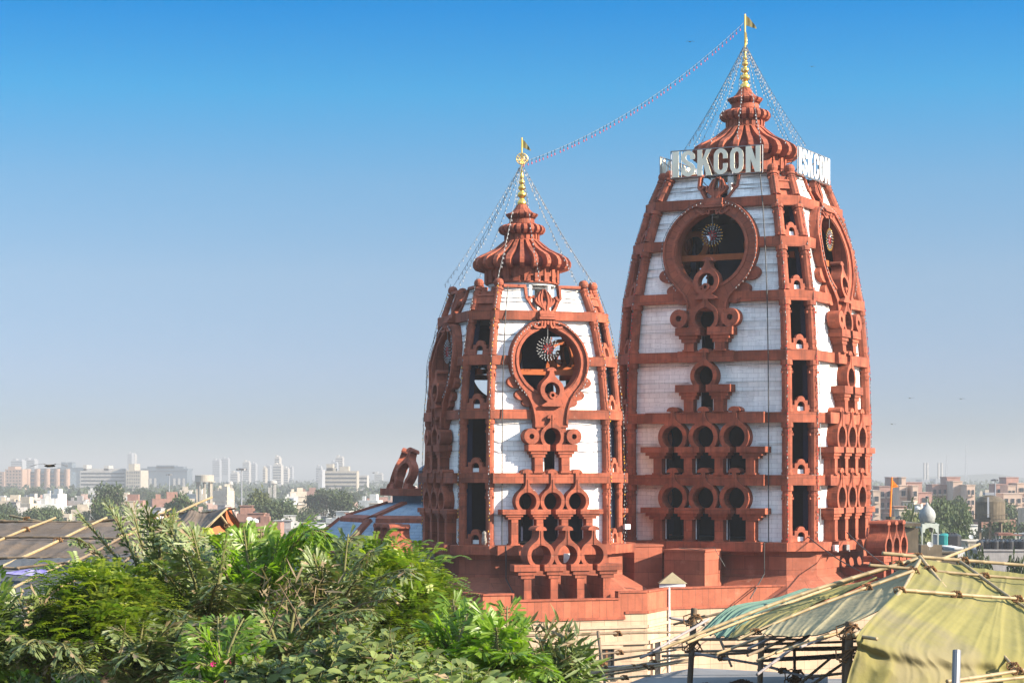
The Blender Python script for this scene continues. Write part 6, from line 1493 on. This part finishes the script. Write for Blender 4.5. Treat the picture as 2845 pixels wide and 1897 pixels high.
# water towers
def ring_tower(u, vt, vb, hw, Y, label, m, nleg=6, dome=.25):
    a = PX(u, vt, Y); b = PX(u, vb, Y); r = hw/F*Y; root = empty('water_tower', (a.x, Y, 0), label, 'water tower')
    mb = MB(); H = a.z-b.z; mb.lathe([(r, 0), (r, H*(1-dome)), (r*.96, H*(1-dome)+.02*H), (r*.7, H*(1-dome*.35)), (r*.35, H*.97), (.05, H)], 28, b); mb.build('tank', m, root)
    mb = MB(); mb.lathe([(r*1.16, -.5), (r*1.16, -.1), (r*.5, -.1), (r*.5, -.5)], 28, b); mb.build('gallery', m, root)
    for i in range(nleg):
        q = 2*pi*(i+.3)/nleg; mb = MB(); mb.box((a.x+r*.8*cos(q), Y+r*.8*sin(q), (b.z-.5)/2), (r*.16, r*.16, b.z-.5), q); mb.build('leg', m, root)
    return root, a, b, r
ring_tower(568, 1318, 1336, 26, 1150, 'wide round cream water tower left of the lamp mast', M['beige'], 8, .1)
ring_tower(756, 1333, 1341, 13, 1400, 'small white water tower far off among the trees', M['offwhite'], 6, .3)
ring_tower(638, 1336, 1344, 9, 1500, 'tiny white water tank on legs right of the lamp mast', M['offwhite'], 6, .3)
r, a, b, rr = ring_tower(2751, 1375, 1441, 41, 395, 'stained concrete water tower with a domed top at the right', M['conc'], 6, .27)
mb = MB()
for i in range(18):
    q = 2*pi*i/18; mb.tube([(a.x+rr*1.13*cos(q), 395+rr*1.13*sin(q), b.z-.1), (a.x+rr*1.13*cos(q), 395+rr*1.13*sin(q), b.z+.9)], .04, 4)
mb.tube([(a.x+rr*1.13*cos(2*pi*i/36), 395+rr*1.13*sin(2*pi*i/36), b.z+.9) for i in range(37)], .035, 4, cap=False)
mb.build('railing', M['conc'], r)
mb = MB(); mb.box((a.x-rr*.35, 395-rr*.96, (a.z+b.z)/2), (.35, .12, (a.z-b.z)*.85)); mb.box((a.x-.1*rr, 395, a.z+.25), (1.8, 1.8, .5)); mb.build('ladder', M['greyc'], r)
# skyline
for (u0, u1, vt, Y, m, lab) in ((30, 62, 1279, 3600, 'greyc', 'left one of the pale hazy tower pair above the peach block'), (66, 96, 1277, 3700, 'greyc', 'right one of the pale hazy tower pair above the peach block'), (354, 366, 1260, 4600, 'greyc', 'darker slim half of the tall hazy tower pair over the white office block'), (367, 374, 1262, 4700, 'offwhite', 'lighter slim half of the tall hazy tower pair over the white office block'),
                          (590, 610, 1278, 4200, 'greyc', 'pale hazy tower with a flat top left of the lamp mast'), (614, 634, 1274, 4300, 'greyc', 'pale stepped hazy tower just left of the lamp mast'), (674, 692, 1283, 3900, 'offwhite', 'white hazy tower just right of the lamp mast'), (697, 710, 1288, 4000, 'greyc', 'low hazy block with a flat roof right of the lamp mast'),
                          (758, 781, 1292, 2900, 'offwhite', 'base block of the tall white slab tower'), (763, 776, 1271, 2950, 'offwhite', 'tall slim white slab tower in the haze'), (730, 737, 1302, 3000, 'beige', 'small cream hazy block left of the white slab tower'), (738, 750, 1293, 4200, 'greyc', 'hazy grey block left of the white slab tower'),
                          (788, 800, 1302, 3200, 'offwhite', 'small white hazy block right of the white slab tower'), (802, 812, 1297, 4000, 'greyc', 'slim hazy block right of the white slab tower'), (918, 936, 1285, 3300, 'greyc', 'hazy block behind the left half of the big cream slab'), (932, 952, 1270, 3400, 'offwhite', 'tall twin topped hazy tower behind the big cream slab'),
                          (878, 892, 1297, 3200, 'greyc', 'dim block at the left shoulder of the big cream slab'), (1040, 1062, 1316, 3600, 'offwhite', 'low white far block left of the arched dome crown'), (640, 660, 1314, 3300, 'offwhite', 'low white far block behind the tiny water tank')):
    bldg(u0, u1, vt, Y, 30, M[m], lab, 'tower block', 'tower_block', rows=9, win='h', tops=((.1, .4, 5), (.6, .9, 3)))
r, (cx_, cy_, w, h, T_) = bldg(894, 992, 1308, 1900, 26, M['beige'], 'big cream office slab with many window rows, left of the dome', rows=7, tops=((.12, .38, 4), (.12, .3, 9), (.5, .75, 6)))
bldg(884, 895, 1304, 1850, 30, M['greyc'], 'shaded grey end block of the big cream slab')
bldg(992, 1020, 1320, 1950, 26, M['offwhite'], 'low white wing right of the big cream slab', rows=3)
# pink apartment blocks at the right
def apartments(parts, label):
    p = PX((parts[0][0]+parts[0][1])/2, HOR, parts[0][3]); root = empty('apartment_building', (p.x, p.y, 0), label, 'apartment block', 'pink apartment blocks at the right')
    for (u0, u1, vt, Y, m, wins) in parts:
        a, b = PX(u0, vt, Y), PX(u1, vt, Y); w = b.x-a.x; d = 11
        mb = MB(); mb.box(((a.x+b.x)/2, Y+d/2, a.z/2), (w, d, a.z)); mb.build('wall', M[m], root)
        mb = MB(); mb.box(((a.x+b.x)/2, Y+d/2, a.z+.12), (w+.3, d+.3, .24)); mb.build('roof_edge', M[m], root)
        z = a.z-2.2
        while z > 5 and wins:
            for i in range(wins):
                x = a.x+w*(i+.5)/wins; mb = MB(); mb.box((x, Y-.02, z), (w/wins*.5, .3, 1.5)); mb.build('window', M['pane'], root)
                mb = MB(); mb.box((x, Y-.4, z-1.0), (w/wins*.7, .8, .5)); mb.build('balcony', M['pinkd'], root)
            z -= 3.3
apartments([(2426, 2446, 1364, 600, 'pinkd', 1), (2443, 2478, 1352, 640, 'pinkc', 2), (2476, 2504, 1327, 645, 'pinkc', 0), (2499, 2521, 1349, 615, 'pinkd', 1), (2505, 2517, 1327, 640, 'pinkd', 0), (2521, 2537, 1351, 630, 'pinkc', 0), (2536, 2551, 1350, 612, 'pinkd', 1), (2519, 2562, 1341, 660, 'pinkc', 0), (2552, 2590, 1369, 640, 'pinkc', 1)], 'pink stepped apartment block right behind the saffron flag')
apartments([(2590, 2632, 1347, 700, 'pinkc', 3), (2631, 2668, 1326, 705, 'pinkc', 0), (2648, 2674, 1338, 690, 'pinkd', 0), (2664, 2690, 1350, 700, 'pinkc', 0), (2686, 2709, 1348, 680, 'pinkd', 2)], 'pink stepped apartment block left of the concrete water tower')
apartments([(2768, 2800, 1346, 720, 'pinkc', 2), (2796, 2830, 1327, 725, 'pinkc', 0), (2800, 2822, 1350, 700, 'pinkd', 2), (2826, 2900, 1343, 715, 'pinkd', 3), (2788, 2840, 1372, 680, 'pinkd', 3)], 'pink apartment block at the right border')
# chimneys, mast, pylons
def chimney(u, vt, Y, rad, label, m='offwhite', h0=0):
    a = PX(u, vt, Y); mb = MB(); mb.lathe([(rad, 0), (rad*.85, a.z), (rad*.6, a.z), (rad*.6, a.z-3)], 14, (a.x, Y, 0)); o = mb.build('chimney', M[m], smooth=False); tag(o, label, 'chimney')
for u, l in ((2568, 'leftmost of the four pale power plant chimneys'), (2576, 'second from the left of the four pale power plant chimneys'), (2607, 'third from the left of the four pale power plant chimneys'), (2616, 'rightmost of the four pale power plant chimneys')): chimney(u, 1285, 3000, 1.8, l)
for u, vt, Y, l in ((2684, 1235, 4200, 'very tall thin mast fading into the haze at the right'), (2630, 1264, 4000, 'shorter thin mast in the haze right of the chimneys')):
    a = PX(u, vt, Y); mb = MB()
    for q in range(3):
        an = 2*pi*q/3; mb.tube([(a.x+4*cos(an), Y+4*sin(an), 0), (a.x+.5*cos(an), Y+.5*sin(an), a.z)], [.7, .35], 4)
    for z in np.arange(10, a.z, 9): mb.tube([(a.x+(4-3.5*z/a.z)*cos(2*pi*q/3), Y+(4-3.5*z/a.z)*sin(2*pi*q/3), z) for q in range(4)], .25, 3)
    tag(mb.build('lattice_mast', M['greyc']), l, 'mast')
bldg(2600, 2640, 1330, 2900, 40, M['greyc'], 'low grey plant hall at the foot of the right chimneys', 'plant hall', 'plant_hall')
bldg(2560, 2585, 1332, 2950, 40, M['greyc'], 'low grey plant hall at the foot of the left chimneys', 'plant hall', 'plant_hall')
mb = MB(); nn = 40
hp = [(PX(2640+i*9, 1330-14*math.exp(-((i-12)/9)**2), 5600)) for i in range(nn)]
vv_ = []
for p in hp: vv_ += [(p.x, 5600, 0), (p.x, 5600, p.z), (p.x, 6400, max(p.z*.6, 1)), (p.x, 6500, 0)]
mb.add(vv_, [(4*i+j, 4*i+4+j, 4*i+5+j, 4*i+1+j) for i in range(nn-1) for j in range(3)]); tag(mb.build('hills', M['tree_l'], smooth=True), kind='structure')
for (u, vt, Y, lab, hd) in ((671, 1300, 520, 'tall lamp mast with a ring of floodlights, left of the dome', 3.0), (2765, 1330, 560, 'lamp mast above the concrete water tower at the right', 2.4), (470, 1316, 900, 'lamp mast before the blue glass block', 3.0)):
    a = PX(u, vt, Y); root = empty('lamp_mast', (a.x, Y, 0), lab, 'lamp mast')
    mb = MB(); mb.tube([(a.x, Y, 0), (a.x, Y, a.z)], [.28, .14], 8); mb.build('mast', M['greyc'], root)
    mb = MB(); mb.lathe([(hd*.3, 0), (hd*.32, .25), (.1, .3)], 12, (a.x, Y, a.z-.3))
    for q in range(8): mb.box((a.x+hd*.36*cos(q*pi/4), Y+hd*.36*sin(q*pi/4), a.z-.35), (.5, .5, .35), q*pi/4)
    mb.build('lamp_head', M['metal'], root)
# small domed shrine, saffron flag, platform
p = PX(2576, 1600, 232); Y = 232; zb = PX(0, 1555, Y).z
sh_ = empty('domed_shrine', (p.x, Y, zb-7), 'small grey onion domed kiosk on posts at the right', 'shrine')
u1 = 1/F*Y; zt = lambda v: ZC+(HOR-v)*u1
mb = MB(); mb.lathe([(21*u1, 0), (21*u1, 9*u1), (24*u1, 14*u1), (23.5*u1, 24*u1), (19*u1, 34*u1), (11*u1, 43*u1), (5*u1, 49*u1), (2*u1, 56*u1)], 16, (p.x, Y, zt(1451)))
dm = mb.build('onion_dome', M['greyst'] if 'greyst' in M else mat('grey_dome_stone', (.34,.35,.34), var=.15, scale=1., streak=.2), sh_, smooth=True)
mb = MB(); mb.tube([(p.x, Y, zt(1400)), (p.x, Y, zt(1384))], [1.3*u1, .9*u1], 8); mb.lathe([(.1*u1, 0), (4*u1, 2*u1), (6*u1, 5*u1), (.1*u1, 7*u1)], 8, (p.x, Y, zt(1384))); mb.build('finial', M['metal'], dm)
M['greenpost'] = mat('pale_green_plaster', (.42,.46,.42), var=.12)
r_ = 26*u1
for i, (a, b) in enumerate(((-.75, -1.1), (1.0, -.75), (.75, 1.1), (-1.0, .75))):
    mb = MB(); mb.box((p.x+a*r_, Y+b*r_, (zt(1512)+zt(1465))/2), (4*u1, 4*u1, 50*u1)); mb.build('post', M['greenpost'], sh_)
C4 = [Vector((p.x+a*r_, Y+b*r_, 0)) for a, b in ((-.75, -1.1), (1.0, -.75), (.75, 1.1), (-1.0, .75))]
for i in range(4):
    a, b = C4[i], C4[(i+1) % 4]; dd = (b-a); ln = dd.length; dd.normalize(); n = Vector((dd.y, -dd.x, 0))
    Pf = lambda s, t, h, a=a, dd=dd, n=n: a+dd*s+n*t+Vector((0, 0, h))
    o = [(0, zt(1470)), (0, zt(1462)), (0, zt(1460))]+[(ln*k/12, zt(1460)+7*u1*math.sin(pi*k/12)) for k in range(13)]+[(ln, zt(1470))]
    o = dedupe([(0, zt(1478)), (0, zt(1458))]+[(ln*k/10, zt(1458)+6*u1*sin(pi*k/10)) for k in range(1, 10)]+[(ln, zt(1458)), (ln, zt(1478)), (ln*.86, zt(1478)), (ln*.80, zt(1468)), (ln*.5, zt(1463)), (ln*.20, zt(1468)), (ln*.14, zt(1478))])
    mb = MB(); mb.plate(Pf, o, (), -1.*u1, 2*u1); mb.build('scalloped_arch', M['greenpost'], sh_)
mb = MB(); mb.box((p.x, Y, zt(1452)-.2), (50*u1, 50*u1, 6*u1), .2); mb.build('eave', M['greenpost'], sh_)
mb = MB(); mb.box((p.x, Y, (zt(1512))/2), (62*u1, 62*u1, zt(1512)), .2); mb.build('plinth', M['conc'], sh_)
pf = PX(2473, 1445, 215); root = empty('flag_post', (pf.x, 215, PX(0, 1448, 215).z), 'tall pole with a triangular saffron flag right of the taller tower', 'flag')
mb = MB(); mb.tube([PX(2473, 1440, 215), PX(2478, 1325, 215)], .09, 8); mb.build('pole', M['saffron'], root)
mb = MB(); a, b, c = PX(2478.5, 1331, 215), PX(2478, 1355, 215), PX(2497, 1352, 215); q = [a, b, c]+[v+Vector((0, .03, 0)) for v in (a, b, c)]; mb.add(q, [(0,1,2),(5,4,3),(0,3,4,1),(1,4,5,2),(2,5,3,0)]); mb.build('pennant', M['saffron'], root)
mb = MB(); e = PX(2487, 1348, 214.9); mb.lathe([(.02, 0), (.09, .02), (.02, .03)], 10, e); mb.build('emblem', M['black'], root)
mb = MB(); mb.lathe([(.45, 0), (.5, .5)], 14, PX(2474, 1448, 215)); mb.build('base_drum', M['conc'], root)
mb = MB(); c0 = PX(2488, 1458, 222); mb.box((c0.x, 226, PX(0, 1449, 226).z-.2), (5.2, 9, .35)); mb.box((c0.x, 226, (PX(0, 1449, 226).z-.4)/2), (4.8, 8, PX(0, 1449, 226).z-.8)); o = mb.build('flag_platform', M['conc']); tag(o, 'low grey flat roofed hut below the saffron flag', 'hut')
# near yard at the right behind the tent
for (u0, u1_, vt, Y, m, lab) in ((2570, 2660, 1536, 236, 'conc', 'low grey wall roof in front of the domed kiosk'), (2610, 2668, 1523, 245, 'pinkc', 'low brown roof right of the domed kiosk, carrying tanks'), (2655, 2680, 1525, 238, 'h_white', 'white wall end right of the brown roof'), (2622, 2658, 1490, 300, 'h_grey', 'grey shed with a sloping roof right of the kiosk'), (2720, 2900, 1530, 260, 'h_grey', 'grey roof crowded with black tanks at the right border'), (2690, 2760, 1505, 330, 'h_cream', 'cream roof below the concrete water tower')):
    a, b = PX(u0, vt, Y), PX(u1_, vt, Y); mb = MB(); mb.box(((a.x+b.x)/2, Y+4, a.z/2), (b.x-a.x, 8, a.z)); mb.box(((a.x+b.x)/2, Y+4, a.z+.08), (b.x-a.x+.3, 8.3, .16)); o = mb.build('low_building', M[m]); tag(o, lab, 'low building')
for i in range(30):
    Y = 261+(i%3)*2.2+r3_.uniform(0, 1); first_or_copy(tb, (PX(2722+i*4.9+r3_.uniform(-3, 3), 0, Y).x, Y, PX(0, 1530, 260).z+.16+(.0)), 0, (.62, .62, .75), 'black water tank crowded on the grey roof at the right border', 'black tanks crowded on the grey roof', 'water tank')
for i in range(3): first_or_copy(tb, (PX(2637+i*8, 0, 247).x, 247, PX(0, 1523, 245).z+.16), 0, (1.,1.,1.), 'black water tank on the brown roof beside the kiosk', 'black tanks on the brown roof', 'water tank')
tg = mb = MB(); mb.lathe([(.7, 0), (.75, .1), (.75, 1.3), (.4, 1.5), (.02, 1.55)], 14, (PX(2624, 0, 247).x, 247, PX(0, 1523, 245).z+.16)); tag(mb.build('water_tank', mat('teal_tank', (.02,.28,.27), var=0)), 'teal water tank on the brown roof beside the kiosk', 'water tank')
for (u, v, Y, l) in ((2583, 1513, 225, 'white satellite dish in front of the domed kiosk'), (2697, 1492, 290, 'small satellite dish left of the concrete water tower')):
    q = PX(u, v, Y); first_or_copy(ds_, (q.x, Y, q.z-.55), .2, (.42, .42, .42), l, 'single dishes at the right', 'satellite dish')
M['rtin'] = mat('rusty_tin_roof', (.30,.13,.09), var=.25, scale=1)
a = PX(2800, 1485, 320); root = empty('rooftop_shelter', (a.x, 320, a.z-3.0), 'open rooftop shelter with a rusty red tin roof at the right', 'shelter')
mb = MB(); mb.box((a.x, 320, a.z), (3.6, 3, .12), 0); mb.box((a.x-.6, 320, a.z+.22), (2.2, 2.6, .2)); mb.build('roof', M['rtin'], root)
for s in (-1, 1):
    for t in (-1, 1): mb = MB(); mb.box((a.x+s*1.5, 320+t*1.2, a.z-1.5), (.15, .15, 3)); mb.build('post', M['h_white'], root)
mb = MB(); mb.box((a.x, 321, (a.z-3)/2), (9, 7, a.z-3)); tag(mb.build('low_building', M['h_white']), 'white house under the rusty tin shelter', 'low building')
# birds
def bird(u, v, Y, s, label, flap, grp=None):
    p = PX(u, v, Y); F2 = MB()
    F2.tube([p+Vector((-.22*s, 0, 0)), p+Vector((-.1*s, 0, .0)), p+Vector((.08*s, 0, .01*s)), p+Vector((.2*s, 0, .0))], [.02*s, .06*s, .06*s, .03*s], 6)
    W = [(0, .0), (.25, .08*flap), (.5, .05*flap), (.75, -.04*flap)]
    for sg in (-1, 1):
        vs_ = []
        for i, (a, z) in enumerate(W):
            wd = .15*s*(1-i/4.2); vs_ += [p+Vector((sg*a*s, -.3*s*a-wd*.6, z*s)), p+Vector((sg*a*s, -.3*s*a+wd, z*s))]
        vs_ += [q+Vector((0, 0, .012*s)) for q in vs_]
        F2.add(vs_, [(2*i, 2*i+2, 2*i+3, 2*i+1) for i in range(3)]+[(8+2*i, 9+2*i, 11+2*i, 10+2*i) for i in range(3)])
    o = F2.build('bird', M['black'] if s > .9 else M['conc']); tag(o, label, 'bird', grp)
bird(139, 1294, 60, .80*.9, 'dark kite gliding with spread wings over the city at the left', 1.)
for u, v, Y, l in ((1917, 117, 190, 'tiny dark bird high left of the tall finial'), (2256, 186, 260, 'tiny bird high right of the tall finial'), (2528, 1106, 220, 'left small white bird in the hazy sky right of the taller tower'), (2670, 1108, 220, 'right small white bird in the hazy sky right of the taller tower'), (2478, 1178, 220, 'lowest small white bird right of the taller tower'), (1038, 1313, 200, 'small bird just left of the arched dome crown')):
    bird(u, v, Y, .55, l, 1.6)
# ------------------------------------------------------------------ haze over the plain
me = bpy.data.meshes.new('haze'); X0, X1, Y0, Y1, Z0, Z1 = -6500, 6500, -200, 9600, -1, 76
me.from_pydata([(X0,Y0,Z0),(X1,Y0,Z0),(X1,Y1,Z0),(X0,Y1,Z0),(X0,Y0,Z1),(X1,Y0,Z1),(X1,Y1,Z1),(X0,Y1,Z1)], [], [(3,2,1,0),(4,5,6,7),(0,1,5,4),(1,2,6,5),(2,3,7,6),(3,0,4,7)])
hm = bpy.data.materials.new('haze'); hm.use_nodes = True; hn = hm.node_tree; hn.nodes.remove(hn.nodes['Principled BSDF'])
pv = hn.nodes.new('ShaderNodeVolumePrincipled'); pv.inputs['Color'].default_value = (.425, .435, .455, 1); pv.inputs['Density'].default_value = .00032; pv.inputs['Anisotropy'].default_value = .0
hn.links.new(pv.outputs[0], hn.nodes['Material Output'].inputs['Volume']); me.materials.append(hm)
ho = bpy.data.objects.new('haze', me); S.collection.objects.link(ho); ho['kind'] = 'stuff'
